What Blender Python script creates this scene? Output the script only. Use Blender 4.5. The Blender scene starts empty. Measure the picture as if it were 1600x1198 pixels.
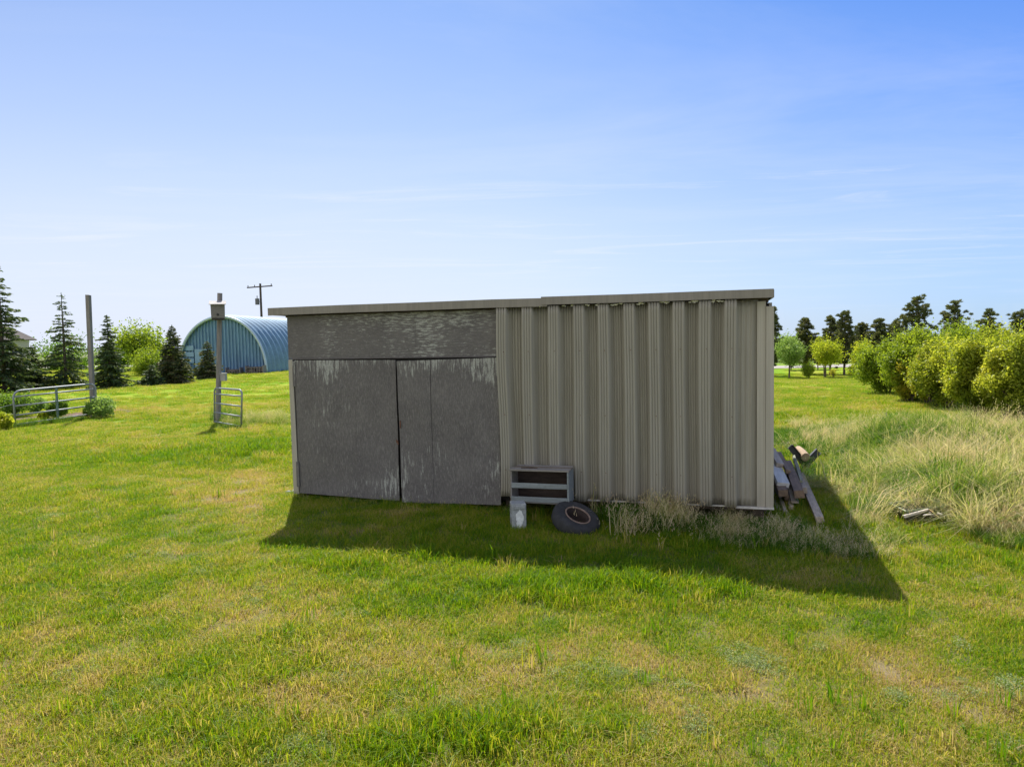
import bpy, bmesh, math, random
import numpy as np
from mathutils import Vector, Matrix
random.seed(7)
RS = np.random.RandomState(11)
S = bpy.context.scene
COL = S.collection

# ------------------------------------------------------------------ camera, sky, sun, exposure
CAM_H, PITCH, ROLL, FPX = 2.42, .0613, .0198, 1109.0
cd = bpy.data.cameras.new('camera'); cam = bpy.data.objects.new('camera', cd); COL.objects.link(cam)
fw = Vector((0, math.cos(PITCH), -math.sin(PITCH))); rt = Vector((1, 0, 0)); up = rt.cross(fw)
c_, s_ = math.cos(ROLL), math.sin(ROLL)
R2 = c_ * rt - s_ * up; U2 = s_ * rt + c_ * up
m = Matrix((R2, U2, -fw)).transposed().to_4x4(); m.translation = Vector((0, 0, CAM_H))
cam.matrix_world = m
cd.sensor_width = 36; cd.lens = 36 * FPX / 1600; cd.clip_end = 6000; cd.clip_start = .1
S.camera = cam

SUN_AZ, SUN_EL = .224, math.radians(54.4)     # the sun stands behind the shed, a little to the left
sd = Vector((math.sin(SUN_AZ) * math.cos(SUN_EL), -math.cos(SUN_AZ) * math.cos(SUN_EL), -math.sin(SUN_EL)))
sl = bpy.data.lights.new('sun', 'SUN'); sl.energy = 5.0; sl.angle = math.radians(.5); sl.color = (1, .95, .86)
so = bpy.data.objects.new('sun', sl); so.rotation_euler = sd.to_track_quat('-Z', 'Y').to_euler(); COL.objects.link(so)

W = bpy.data.worlds.new('World'); S.world = W; W.use_nodes = True
nt = W.node_tree; nt.nodes.clear()
def N(t, typ, **kw):
    n = t.nodes.new(typ)
    for k, v in kw.items():
        if k == 'inp':
            for a, b in v.items(): n.inputs[a].default_value = b
        else: setattr(n, k, v)
    return n
def mathn(t, op, a, b=None, clamp=False):
    n = t.nodes.new('ShaderNodeMath'); n.operation = op; n.use_clamp = clamp
    for i, v in enumerate((a, b)):
        if v is None: continue
        if isinstance(v, (int, float)): n.inputs[i].default_value = v
        else: t.links.new(v, n.inputs[i])
    return n.outputs[0]
def ramp(t, fac, stops, interp='LINEAR'):
    n = t.nodes.new('ShaderNodeValToRGB'); n.color_ramp.interpolation = interp
    e = n.color_ramp.elements
    while len(e) < len(stops): e.new(.5)
    for i, (p, c) in enumerate(stops):
        e[i].position = p
        if isinstance(c, (int, float)): c = (c, c, c)
        e[i].color = tuple(c) + (1,)
    t.links.new(fac, n.inputs[0]); return n.outputs[0]
def mixc(t, fac, a, b, mode='MIX'):
    n = t.nodes.new('ShaderNodeMix'); n.data_type = 'RGBA'; n.blend_type = mode
    for i, v in ((0, fac), (6, a), (7, b)):
        if isinstance(v, (int, float)): n.inputs[i].default_value = v
        elif isinstance(v, tuple): n.inputs[i].default_value = v + (1,) if len(v) == 3 else v
        else: t.links.new(v, n.inputs[i])
    return n.outputs[2]
def noise(t, vec, scale, detail=4, rough=.55, dist=0):
    n = N(t, 'ShaderNodeTexNoise', inp={'Scale': scale, 'Detail': detail, 'Roughness': rough, 'Distortion': dist})
    if vec is not None: t.links.new(vec, n.inputs['Vector'])
    return n.outputs['Fac']
def mapping(t, vec, sc=(1, 1, 1), loc=(0, 0, 0), rot=(0, 0, 0)):
    n = N(t, 'ShaderNodeMapping'); n.inputs['Scale'].default_value = sc; n.inputs['Location'].default_value = loc
    n.inputs['Rotation'].default_value = rot
    t.links.new(vec, n.inputs['Vector']); return n.outputs[0]

sky = N(nt, 'ShaderNodeTexSky'); sky.sky_type = 'NISHITA'; sky.sun_disc = False
sky.sun_elevation = SUN_EL; sky.sun_rotation = -SUN_AZ
sky.air_density = 1.0; sky.dust_density = .6; sky.ozone_density = 2.5
tc = N(nt, 'ShaderNodeTexCoord')
sx = N(nt, 'ShaderNodeSeparateXYZ'); nt.links.new(tc.outputs['Generated'], sx.inputs[0])
zz = mathn(nt, 'MAXIMUM', sx.outputs[2], .03)
px_ = mathn(nt, 'DIVIDE', sx.outputs[0], zz); py_ = mathn(nt, 'DIVIDE', sx.outputs[1], zz)
cx = N(nt, 'ShaderNodeCombineXYZ'); nt.links.new(px_, cx.inputs[0]); nt.links.new(py_, cx.inputs[1])
cl = noise(nt, mapping(nt, cx.outputs[0], (.28, .5, 1), (3.1, 1.7, 0), (0, 0, .35)), 1.3, 9, .62, .6)
cl2 = noise(nt, mapping(nt, cx.outputs[0], (.09, .16, 1), (7.4, 2.2, 0)), 1.5, 3, .5)
cm = mathn(nt, 'MULTIPLY', ramp(nt, cl, [(.46, 0), (.74, 1)]), ramp(nt, cl2, [(.42, 0), (.6, 1)]))
cw1 = noise(nt, mapping(nt, cx.outputs[0], (.30, .85, 1), (1.3, 5.1, 0), (0, 0, -.12)), 1.1, 9, .66, 1.4)
cw2 = ramp(nt, sx.outputs[2], [(.06, 0), (.10, 1), (.19, 1), (.25, 0)])
cm = mathn(nt, 'MULTIPLY', cm, .20)
cm = mathn(nt, 'MAXIMUM', cm, mathn(nt, 'MULTIPLY', mathn(nt, 'MULTIPLY', ramp(nt, cw1, [(.52, 0), (.78, 1)]), cw2), .5))
# pale veil of thin high cloud low in the sky
veil = ramp(nt, sx.outputs[2], [(0, .95), (.13, .78), (.27, .40), (.42, .12), (.6, 0)])
side = ramp(nt, mathn(nt, 'ADD', mathn(nt, 'MULTIPLY', sx.outputs[0], .8), .5), [(.1, (.57, .70, .90)), (.5, (.50, .68, .93)), (.95, (.06, .47, 1.05))])
tint = mixc(nt, 1.0, sky.outputs[0], side, 'MULTIPLY')
veil = mathn(nt, 'MULTIPLY', veil, ramp(nt, mathn(nt, 'ADD', mathn(nt, 'MULTIPLY', sx.outputs[0], .8), .5), [(.3, 1), (.95, .66)]))
c1 = mixc(nt, veil, tint, (5.25, 5.62, 6.7))
c2 = mixc(nt, cm, c1, (6.1, 6.25, 6.6))
# added fill light: unseen bright cloud behind the camera, lifting the shaded shed
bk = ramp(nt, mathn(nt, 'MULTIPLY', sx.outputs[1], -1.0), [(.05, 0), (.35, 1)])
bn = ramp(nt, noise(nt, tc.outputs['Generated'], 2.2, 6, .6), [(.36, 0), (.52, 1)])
bl = ramp(nt, mathn(nt, 'ADD', mathn(nt, 'MULTIPLY', sx.outputs[0], .5), .5), [(.25, 1), (.8, .25)])  # added cloud weakens to the right, keeping right-facing rib sides darker
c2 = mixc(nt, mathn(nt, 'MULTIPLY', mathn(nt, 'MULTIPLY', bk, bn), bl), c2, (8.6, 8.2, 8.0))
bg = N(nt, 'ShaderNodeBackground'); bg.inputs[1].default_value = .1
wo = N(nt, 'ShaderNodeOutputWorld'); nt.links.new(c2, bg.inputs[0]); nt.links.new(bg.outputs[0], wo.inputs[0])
S.view_settings.view_transform = 'Standard'; S.view_settings.look = 'None'
S.view_settings.gamma = 1; S.view_settings.exposure = 0.62
S.cycles.max_bounces = 8; S.cycles.transparent_max_bounces = 8; S.cycles.diffuse_bounces = 4
S.cycles.transmission_bounces = 4; S.cycles.use_adaptive_sampling = True

# ------------------------------------------------------------------ terrain
def sst(a, b, x):
    t = np.clip((x - a) / (b - a), 0, 1); return t * t * (3 - 2 * t)
def terr(x, y):
    x = np.asarray(x, float); y = np.asarray(y, float)
    z = -.072 * .7 * np.log1p(np.exp(np.clip((11 - y) / .7, -30, 30)))
    z = z + np.sin(x * 1.3 + y * .7) * np.sin(y * 1.1 - x * .4) * .018 + np.sin(x * .37 + 1) * np.sin(y * .29) * .03
    z = z + .38 * sst(5.0, 6.6, x - .3 * (y - 9)) * sst(8.9, 10.4, y) * sst(21, 15.5, y) * (.8 + .35 * np.sin(x * 1.1 + y * .8))
    z = z - 2.0 * sst(25, 75, y) * sst(-5, 20, x)
    z = z - 22 * sst(130, 1500, y)
    return z
def T(x, y): return float(terr(x, y))
def ray(px, py): return fw + (px - 800) / FPX * R2 - (py - 599) / FPX * U2
def at(px, py, z=None, dist=None):
    """world point on the terrain (or on height z, or at depth dist) that the photograph shows at this pixel"""
    d = ray(px, py); o = Vector((0, 0, CAM_H))
    if dist is not None: return o + d * (dist / d.y)
    if z is not None: return o + d * ((z - CAM_H) / d.z)
    t = 1.0
    for i in range(4000):
        p = o + d * t
        if p.z <= T(p.x, p.y): return p
        t *= 1.004
    return p

# value noise in numpy, used to vary the lawn
_tab = RS.rand(256, 256)
def vn(x, y, s):
    x = np.asarray(x) * s + 50.3; y = np.asarray(y) * s + 91.7
    i = np.floor(x).astype(int); j = np.floor(y).astype(int); u = x - i; v = y - j
    u = u * u * (3 - 2 * u); v = v * v * (3 - 2 * v)
    g = lambda a, b: _tab[a % 256, b % 256]
    return (g(i, j) * (1 - u) + g(i + 1, j) * u) * (1 - v) + (g(i, j + 1) * (1 - u) + g(i + 1, j + 1) * u) * v
def fbm(x, y, s, o=4):
    r = 0; a = .5; t = 0
    for k in range(o):
        r = r + a * vn(x, y, s * 2 ** k); t += a; a *= .55
    return r / t
def bump(x, y, p, sx, sy=None):
    sy = sy or sx
    return np.exp(-(((x - p[0]) / sx) ** 2 + ((y - p[1]) / sy) ** 2))
DRY = [(1450, 1075, .5, .3, .35), (1290, 1040, .5, .2, .22), (1050, 1120, .5, .3, .2), (420, 1110, .5, .3, .22), (700, 1020, .8, .3, .12),
       (330, 775, .8, .6, .25), (380, 790, .5, .4, .2), (1150, 905, 1.5, .25, .18), (1540, 870, 1, .4, .12), (150, 1120, .6, .3, .15),
       (640, 800, .5, .25, .3), (400, 745, .6, .8, .18), (930, 1060, .8, .3, .12), (1000, 1170, .8, .3, .15), (250, 640, 4, 1.2, .16)]
LUSH = [(380, 700, 2.2, 1.8, .5), (850, 925, 1.6, .35, .35), (1100, 930, 1.3, .3, .35), (600, 880, 1.3, .3, .25), (300, 1130, .6, .35, .2),
        (1250, 650, 3, 2, .15), (760, 1160, .9, .3, .3), (1330, 830, .6, .5, .2), (100, 900, 1.5, .8, .1), (650, 1150, 1, .25, .2)]
DRY = [(tuple(at(a, b))[:2], c, d, e) for a, b, c, d, e in DRY]
LUSH = [(tuple(at(a, b))[:2], c, d, e) for a, b, c, d, e in LUSH]
def dryness(x, y):
    d = .42 + .50 * (fbm(x, y, .55, 4) - .5) + .95 * (fbm(x + 20, y * 1.4, 2.6, 4) - .5)
    d = d + .10 * sst(9, 5, y) + .06 * sst(13, 20, y)
    for p, a, b, w in DRY: d = d + w * 1.15 * bump(x, y, p, a, b)
    for p, a, b, w in LUSH: d = d - w * .5 * bump(x, y, p, a, b)
    return np.clip(d, 0, 1)
def lushness(x, y):
    l = .35 + .9 * (fbm(x + 7, y + 3, .7, 3) - .5)
    for p, a, b, w in LUSH: l = l + w * 1.6 * bump(x, y, p, a, b)
    return np.clip(l, 0, 1.4)

# ------------------------------------------------------------------ materials
def newmat(name):
    m = bpy.data.materials.new(name); m.use_nodes = True; t = m.node_tree; t.nodes.clear()
    o = N(t, 'ShaderNodeOutputMaterial'); return m, t, o
def princ(t, o, col, rough=.7, metal=0, bumpf=None, bstr=.3, bdist=.01, spec=.5):
    p = N(t, 'ShaderNodeBsdfPrincipled'); p.inputs['Metallic'].default_value = metal
    p.inputs['Specular IOR Level'].default_value = spec
    if isinstance(col, tuple): p.inputs['Base Color'].default_value = col + (1,)
    else: t.links.new(col, p.inputs['Base Color'])
    if isinstance(rough, (int, float)): p.inputs['Roughness'].default_value = rough
    else: t.links.new(rough, p.inputs['Roughness'])
    if bumpf is not None:
        b = N(t, 'ShaderNodeBump', inp={'Strength': bstr, 'Distance': bdist}); t.links.new(bumpf, b.inputs['Height'])
        t.links.new(b.outputs[0], p.inputs['Normal'])
    t.links.new(p.outputs[0], o.inputs[0]); return p
def leafmat(name, stops, trans=.45, mode='rnd', spread=1.0, inst=None, rough=.55, tboost=1.3, wnoise=0):
    """leaf or blade: colour from the per-leaf random value (and a per-clump value when instanced)"""
    m, t, o = newmat(name)
    a = N(t, 'ShaderNodeAttribute'); a.attribute_name = 'rnd'
    f = a.outputs['Fac']
    if inst:
        b = N(t, 'ShaderNodeAttribute'); b.attribute_name = inst; b.attribute_type = 'INSTANCER'
        f = mathn(t, 'ADD', b.outputs['Fac'], mathn(t, 'MULTIPLY', mathn(t, 'SUBTRACT', f, .5), spread), clamp=True)
    elif wnoise:
        g = N(t, 'ShaderNodeNewGeometry')
        f = mathn(t, 'ADD', mathn(t, 'MULTIPLY', f, 1 - wnoise), mathn(t, 'MULTIPLY', ramp(t, noise(t, g.outputs['Position'], 1.1, 2), [(.3, 0), (.7, 1)]), wnoise), clamp=True)
    c = ramp(t, f, stops)
    p = N(t, 'ShaderNodeBsdfPrincipled'); p.inputs['Roughness'].default_value = rough
    p.inputs['Specular IOR Level'].default_value = .35
    t.links.new(c, p.inputs['Base Color'])
    tr = N(t, 'ShaderNodeBsdfTranslucent')
    t.links.new(mixc(t, 1.0, c, (tboost * 1.05, tboost, tboost * .6), 'MULTIPLY'), tr.inputs[0])
    mx = N(t, 'ShaderNodeMixShader'); mx.inputs[0].default_value = trans
    t.links.new(p.outputs[0], mx.inputs[1]); t.links.new(tr.outputs[0], mx.inputs[2]); t.links.new(mx.outputs[0], o.inputs[0])
    return m
def simple(name, base, var=.25, scale=8, rough=.7, metal=0, stretch=(1, 1, 1), bstr=.3, bdist=.005, dark=None, spec=.5):
    m, t, o = newmat(name); tcn = N(t, 'ShaderNodeTexCoord')
    v = mapping(t, tcn.outputs['Object'], stretch)
    n1 = noise(t, v, scale, 6, .6); n2 = noise(t, v, scale * 6, 4, .6)
    lo = tuple(x * (1 - var) for x in base); hi = tuple(min(1, x * (1 + var)) for x in base)
    c = ramp(t, n1, [(.3, lo), (.7, hi)])
    c = mixc(t, ramp(t, n2, [(.45, 0), (.7, .5)]), c, dark or tuple(x * .5 for x in base))
    princ(t, o, c, rough, metal, n2, bstr, bdist, spec); return m

# lawn colours from lush green to straw
GR = [(0, (.085, .20, .004)), (.25, (.16, .285, .005)), (.45, (.245, .33, .008)), (.62, (.345, .35, .022)), (.8, (.48, .41, .12)), (1, (.46, .35, .19))]
M = {}
M['lawn'] = leafmat('lawn_blades', GR, .55, inst='dry', spread=.75)
M['sage'] = leafmat('sage_leaves', [(0, (.16, .25, .08)), (.5, (.30, .38, .17)), (1, (.46, .50, .32))], .45)
M['tall'] = leafmat('tall_grass_blades', [(0, (.05, .14, .008)), (.3, (.12, .24, .015)), (.5, (.22, .29, .035)), (.65, (.42, .42, .16)), (.85, (.60, .55, .35)), (1, (.58, .47, .34))], .5, inst='dry', spread=.5)
M['seed'] = leafmat('dry_seed_heads', [(0, (.30, .22, .13)), (.5, (.46, .36, .24)), (1, (.60, .50, .36))], .35, inst='dry', spread=.8)

# ground
gm, t, o = newmat('ground_turf')
at_ = N(t, 'ShaderNodeAttribute'); at_.attribute_name = 'dry'
g = N(t, 'ShaderNodeNewGeometry'); P = g.outputs['Position']
f1 = noise(t, P, 14, 6, .7); f2 = noise(t, P, 55, 4, .7); f3 = noise(t, P, 1.2, 5, .6); f4 = noise(t, mapping(t, P, (.16, .5, 1)), 1, 5, .6)
fac = mathn(t, 'ADD', at_.outputs['Fac'], mathn(t, 'MULTIPLY', mathn(t, 'SUBTRACT', f1, .5), .7))
fac = mathn(t, 'ADD', fac, mathn(t, 'MULTIPLY', mathn(t, 'SUBTRACT', f4, .5), .5), clamp=True)
turf = ramp(t, fac, [(0, (.07, .18, .005)), (.3, (.15, .28, .006)), (.5, (.235, .325, .010)), (.7, (.33, .32, .04)), (.9, (.38, .31, .14))])
sp = N(t, 'ShaderNodeSeparateXYZ'); t.links.new(P, sp.inputs[0])
near = ramp(t, mathn(t, 'DIVIDE', sp.outputs[1], 40.0), [(.25, 1), (.8, 0)])
soil = mixc(t, ramp(t, f2, [(.4, 0), (.6, 1)]), (.07, .05, .03), (.22, .17, .10))
c = mixc(t, mathn(t, 'MULTIPLY', near, ramp(t, f2, [(.38, .35), (.58, .95)])), turf, soil)
bare = ramp(t, fac, [(.66, 0), (.9, 1)])
c = mixc(t, mathn(t, 'MULTIPLY', bare, .35), c, (.30, .24, .15))
# far crop fields beyond the road
fld = ramp(t, noise(t, mapping(t, P, (.004, .012, 1)), 1, 2), [(.4, (.12, .16, .05)), (.5, (.22, .22, .11)), (.6, (.10, .15, .05))])
c = mixc(t, ramp(t, mathn(t, 'DIVIDE', sp.outputs[1], 200.0), [(.5, 0), (.6, 1)]), c, fld)
princ(t, o, c, .9, 0, mathn(t, 'ADD', f1, f2), .6, .04, .1)

SEQ = {}
def link(name, me, mat=None, parent=None, smooth=False):
    ob = bpy.data.objects.new(name, me); COL.objects.link(ob)
    if mat is not None:
        for mm in (mat if isinstance(mat, list) else [mat]): me.materials.append(mm)
    if parent: ob.parent = parent
    if smooth: me.polygons.foreach_set('use_smooth', [True] * len(me.polygons))
    return ob
def tag(ob, label, cat=None, group=None, kind=None):
    if label: ob['label'] = label
    if cat: ob['category'] = cat
    if group: ob['group'] = group
    if kind: ob['kind'] = kind
    return ob
def empty(name, loc, label, cat, group=None, rz=0):
    e = bpy.data.objects.new(name, None); COL.objects.link(e); e.location = loc; e.rotation_euler = (0, 0, rz)
    e.empty_display_size = .2
    return tag(e, label, cat, group)
def npmesh(name, V, F, rnd=None, midx=None):
    """V (n,3), F (k,3|4) int arrays"""
    me = bpy.data.meshes.new(name); V = np.asarray(V, np.float32); F = np.asarray(F, np.int32); k = F.shape[1]
    me.vertices.add(len(V)); me.vertices.foreach_set('co', V.ravel())
    me.loops.add(F.size); me.loops.foreach_set('vertex_index', F.ravel())
    me.polygons.add(len(F)); me.polygons.foreach_set('loop_start', np.arange(0, F.size, k, dtype=np.int32))
    me.polygons.foreach_set('loop_total', np.full(len(F), k, np.int32))
    if midx is not None: me.polygons.foreach_set('material_index', np.asarray(midx, np.int32))
    if rnd is not None:
        a = me.attributes.new('rnd', 'FLOAT', 'FACE'); a.data.foreach_set('value', np.asarray(rnd, np.float32))
    me.update(calc_edges=True); me.validate(); return me
class MB:
    """collects boxes, tubes and sheets into one mesh"""
    def __init__(s): s.v = []; s.f = []
    def quad(s, pts):
        n = len(s.v); s.v += [tuple(p) for p in pts]; s.f.append(tuple(range(n, n + len(pts))))
    def hexa(s, p8):
        n = len(s.v); s.v += [tuple(p) for p in p8]
        for q in ((0, 3, 2, 1), (4, 5, 6, 7), (0, 1, 5, 4), (1, 2, 6, 5), (2, 3, 7, 6), (3, 0, 4, 7)): s.f.append(tuple(n + i for i in q))
    def box(s, a, b):
        x0, y0, z0 = a; x1, y1, z1 = b
        s.hexa([(x0, y0, z0), (x1, y0, z0), (x1, y1, z0), (x0, y1, z0), (x0, y0, z1), (x1, y0, z1), (x1, y1, z1), (x0, y1, z1)])
    def beam(s, a, b, w, h, upv=(0, 0, 1), jit=0):
        a = Vector(a); b = Vector(b); d = (b - a).normalized(); r = d.cross(Vector(upv))
        if r.length < 1e-4: r = Vector((1, 0, 0))
        r.normalize(); u = r.cross(d)
        P8 = []
        for c in (a, b):
            for i, j in ((-1, -1), (1, -1), (1, 1), (-1, 1)):
                P8.append(c + r * (i * w / 2) + u * (j * h / 2) + Vector([random.uniform(-jit, jit) for _ in range(3)]))
        s.hexa(P8)
    def tube(s, pts, rad, n=8, cap=True):
        pts = [Vector(p) for p in pts]; rad = rad if isinstance(rad, (list, tuple)) else [rad] * len(pts)
        base = len(s.v); ref = None
        for i, p in enumerate(pts):
            d = (pts[min(i + 1, len(pts) - 1)] - pts[max(i - 1, 0)]).normalized()
            if ref is None: ref = d.orthogonal().normalized()
            r = (ref - d * ref.dot(d)).normalized(); ref = r; u = d.cross(r)
            for k in range(n):
                a = 2 * math.pi * k / n; s.v.append(tuple(p + (r * math.cos(a) + u * math.sin(a)) * rad[i]))
        for i in range(len(pts) - 1):
            for k in range(n):
                a = base + i * n + k; b = base + i * n + (k + 1) % n; s.f.append((a, b, b + n, a + n))
        if cap:
            s.f.append(tuple(base + k for k in range(n))[::-1]); s.f.append(tuple(base + (len(pts) - 1) * n + k for k in range(n)))
    def mesh(s, name='mesh'):
        me = bpy.data.meshes.new(name); me.from_pydata(s.v, [], s.f); me.validate(); me.update(); return me
    def build(s, name, mat, parent=None, bevel=0, smooth=False):
        me = s.mesh(name); ob = link(name, me, mat, parent, smooth)
        if bevel:
            b = ob.modifiers.new('bevel', 'BEVEL'); b.width = bevel; b.segments = 2; b.limit_method = 'ANGLE'
        return ob

# ------------------------------------------------------------------ ground sheet
def grid(xs, ys):
    X, Y = np.meshgrid(xs, ys); V = np.stack([X.ravel(), Y.ravel(), terr(X, Y).ravel()], 1)
    nx, ny = len(xs), len(ys); i = np.arange(nx * ny).reshape(ny, nx)
    F = np.stack([i[:-1, :-1].ravel(), i[:-1, 1:].ravel(), i[1:, 1:].ravel(), i[1:, :-1].ravel()], 1); return V, F
def axis(parts):
    r = []
    for a, b, s in parts: r += list(np.arange(a, b - 1e-6, s))
    return np.array(r + [parts[-1][1]])
xs = axis([(-3000, -600, 400), (-600, -120, 60), (-120, -30, 6), (-30, -8, 1), (-8, 12, .14), (12, 36, 1), (36, 120, 6), (120, 600, 60), (600, 3000, 400)])
ys = axis([(-300, -20, 40), (-20, 2, 2), (2, 14, .14), (14, 40, .6), (40, 130, 5), (130, 600, 40), (600, 5000, 400)])
V, F = grid(xs, ys); gme = npmesh('ground', V, F)
a = gme.attributes.new('dry', 'FLOAT', 'POINT'); a.data.foreach_set('value', dryness(V[:, 0], V[:, 1]).astype(np.float32))
gob = link('ground', gme, gm, smooth=True); tag(gob, None, kind='structure')

def sheet(name, poly_fn, mat, dz=.012):
    V = []; F = []
    rows = poly_fn()
    for r in rows:
        for (x, y) in r: V.append((x, y, T(x, y) + dz))
    n = len(rows[0])
    for i in range(len(rows) - 1):
        for j in range(n - 1): F.append((i * n + j, i * n + j + 1, (i + 1) * n + j + 1, (i + 1) * n + j))
    ob = link(name, npmesh(name, V, F), mat); tag(ob, None, kind='structure'); return ob
M['gravel'] = simple('pale_gravel', (.34, .31, .26), .2, 3, .9)
sheet('gravel_road', lambda: [[(x, y0 + .02 * x + 1.5 * math.sin(x * .02)) for y0 in np.linspace(90, 98, 5)] for x in np.arange(-260, 262, 6)], M['gravel'], .06)
M['mulch'] = simple('brown_mulch', (.17, .105, .08), .35, 9, .95, bstr=.8, bdist=.03)
def bed():
    A, B = at(-40, 664), at(150, 652); rows = []
    for i in range(26):
        u = i / 25; p = A.lerp(B, u); w = 2.6 * (.55 + .45 * math.sin(u * 3.14) ** .5) + .25 * math.sin(u * 17)
        rows.append([(p.x + .25 * k * w / 4, p.y + .15 + k * w / 4) for k in range(6)])
    return rows
sheet('mulch_bed', bed, M['mulch'], .012)

# ------------------------------------------------------------------ shed
YAW = .2762; SO = Vector((-3.517, 11.28, 0))
SD = 4.2; SW = 7.23
shed = empty('storage_shed', SO, 'low flat-roofed storage shed, grey peeling plywood doors left, ribbed tan metal right', 'shed', rz=-YAW)
def wl(px, py, off=0.):
    """shed-local (u, z) of a photograph pixel lying on the plane 'off' metres in front of the front wall"""
    d = ray(px, py); n = Vector((-math.sin(YAW), -math.cos(YAW), 0)); o = Vector((0, 0, CAM_H)); q = SO + n * off
    P = o + d * ((q - o).dot(n) / d.dot(n)); u = Vector((math.cos(YAW), -math.sin(YAW), 0))
    return (P - SO).dot(u), P.z
# painted metal
def metalpaint(name, base, streak=.5):
    m, t, o = newmat(name); tcn = N(t, 'ShaderNodeTexCoord'); v = tcn.outputs['Object']
    s1 = noise(t, mapping(t, v, (9, 9, .5)), 1.5, 6, .65); s2 = noise(t, v, 70, 3, .6); s3 = noise(t, mapping(t, v, (55, 55, .5)), 1, 4, .7)
    c = ramp(t, s1, [(.25, tuple(x * .8 for x in base)), (.75, tuple(x * 1.12 for x in base))])
    c = mixc(t, ramp(t, s3, [(.45, 0), (.72, .32)]), c, tuple(x * .52 for x in base))
    c = mixc(t, ramp(t, s2, [(.62, 0), (.75, .4)]), c, tuple(x * .55 for x in base))
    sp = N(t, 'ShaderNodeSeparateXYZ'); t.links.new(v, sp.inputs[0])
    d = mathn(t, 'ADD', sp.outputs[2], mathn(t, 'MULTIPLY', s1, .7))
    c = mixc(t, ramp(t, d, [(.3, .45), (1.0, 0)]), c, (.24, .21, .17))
    princ(t, o, c, .55, .0, s2, .15, .002, .35); return m
M['tan'] = metalpaint('tan_painted_steel', (.32, .306, .255))
M['trim'] = metalpaint('tan_trim_steel', (.40, .38, .32))
M['dark'] = simple('dark_interior', (.03, .027, .025), .2)
# weathered grey paint on plywood
def plywood(name, along_x):
    m, t, o = newmat(name); tcn = N(t, 'ShaderNodeTexCoord'); v = tcn.outputs['Object']
    st = (3.0, 8, 17) if along_x else (11, 8, 1.3)
    s1 = noise(t, mapping(t, v, st, (3, 1, 2)), 3.2, 8, .72); s2 = noise(t, v, 55, 5, .7); s3 = noise(t, v, .9, 3, .5)
    s4 = noise(t, mapping(t, v, tuple(x * 2.6 for x in st)), 3, 6, .7)
    base = ramp(t, noise(t, v, 2.2, 5, .6), [(.3, (.112, .106, .104)), (.7, (.158, .150, .143))])
    base = mixc(t, ramp(t, s4, [(.4, .0), (.75, .55)]), base, (.10, .095, .098))
    base = mixc(t, ramp(t, s2, [(.55, 0), (.7, .45)]), base, (.27, .26, .25))
    s5 = noise(t, mapping(t, v, (22, 22, 5) if not along_x else (5, 22, 24)), 3.2, 6, .75)
    base = mixc(t, ramp(t, s5, [(.5, 0), (.72, .6 if along_x else .8)]), base, (.26, .25, .235))
    base = mixc(t, ramp(t, s5, [(.28, .4 if along_x else .8), (.46, 0)]), base, (.075, .07, .07))
    sp = N(t, 'ShaderNodeSeparateXYZ'); t.links.new(v, sp.inputs[0])
    if along_x: zone = mathn(t, 'ADD', ramp(t, mathn(t, 'DIVIDE', sp.outputs[0], 3.5), [(.0, .30), (.40, .36), (.50, .50), (.98, .49)]), mathn(t, 'MULTIPLY', mathn(t, 'SUBTRACT', s3, .5), 1.1))
    else: zone = mathn(t, 'ADD', ramp(t, mathn(t, 'DIVIDE', sp.outputs[2], 2.2), [(.0, .36), (.15, .28), (.55, .30), (.8, .42), (1, .57)]), mathn(t, 'MULTIPLY', mathn(t, 'SUBTRACT', s3, .5), 1.3))
    peel = ramp(t, mathn(t, 'MULTIPLY', s1, mathn(t, 'ADD', zone, .55)), [(.545, 0), (.63, 1)])
    peel = mathn(t, 'MULTIPLY', peel, ramp(t, s2, [(.35, .4), (.6, .9)]))
    c = mixc(t, mathn(t, 'MULTIPLY', peel, .95), base, (.44, .46, .42))
    princ(t, o, c, .8, 0, mathn(t, 'ADD', s1, mathn(t, 'MULTIPLY', s4, .7)), .45, .006, .25); return m
M['plyh'] = plywood('peeling_grey_plywood_across', True); M['plyv'] = plywood('peeling_grey_plywood_upright', False)
M['fascia'] = metalpaint('fascia_steel', (.25, .232, .20))
M['roofm'] = simple('galvanised_roof', (.45, .45, .44), .15, 2, .4, .7)
M['rust'] = simple('rusty_iron', (.16, .07, .04), .4, 12, .85)

# ribbed steel front: profile along the wall, swept up in rows with slight waviness
crest = [wl(p, 640)[0] for p in (791, 829, 869, 908, 946, 986, 1024.5, 1062, 1102, 1141)]
prof = []
def add(u, y): prof.append((u, y))
x0 = crest[0] - .105; xend = 7.03
add(x0, .0)
pitch = .36
for i, c in enumerate(crest):
    cw = .070; sl_ = .018; dp = .14
    L = c - cw - sl_; R_ = c + cw + sl_
    if i > 0:
        a0 = prof[-1][0]; n = 4
        for k in range(1, n + 1):                     # fine stiffening lines in the pan
            uu = a0 + (L - a0) * k / (n + 1)
            add(uu - .009, 0); add(uu - .006, .018); add(uu + .006, .018); add(uu + .009, 0)
        add(L, 0)
    else:
        add(max(L, x0 + .002), 0)
    add(L + sl_, -dp)
    for k in (-1, 0, 1):
        uu = c + k * .036
        add(uu - .008, -dp); add(uu - .005, -dp + .014); add(uu + .005, -dp + .014); add(uu + .008, -dp)
    add(R_ - sl_, -dp); add(R_, 0)
a0 = prof[-1][0]
for k in range(1, 4):
    uu = a0 + .06 * k; add(uu - .009, 0); add(uu - .005, -.006); add(uu + .005, -.006); add(uu + .009, 0)
add(xend, 0)
zs = np.concatenate([[0], np.linspace(.12, 2.78, 12), [2.9]])
V = []; 
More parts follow.
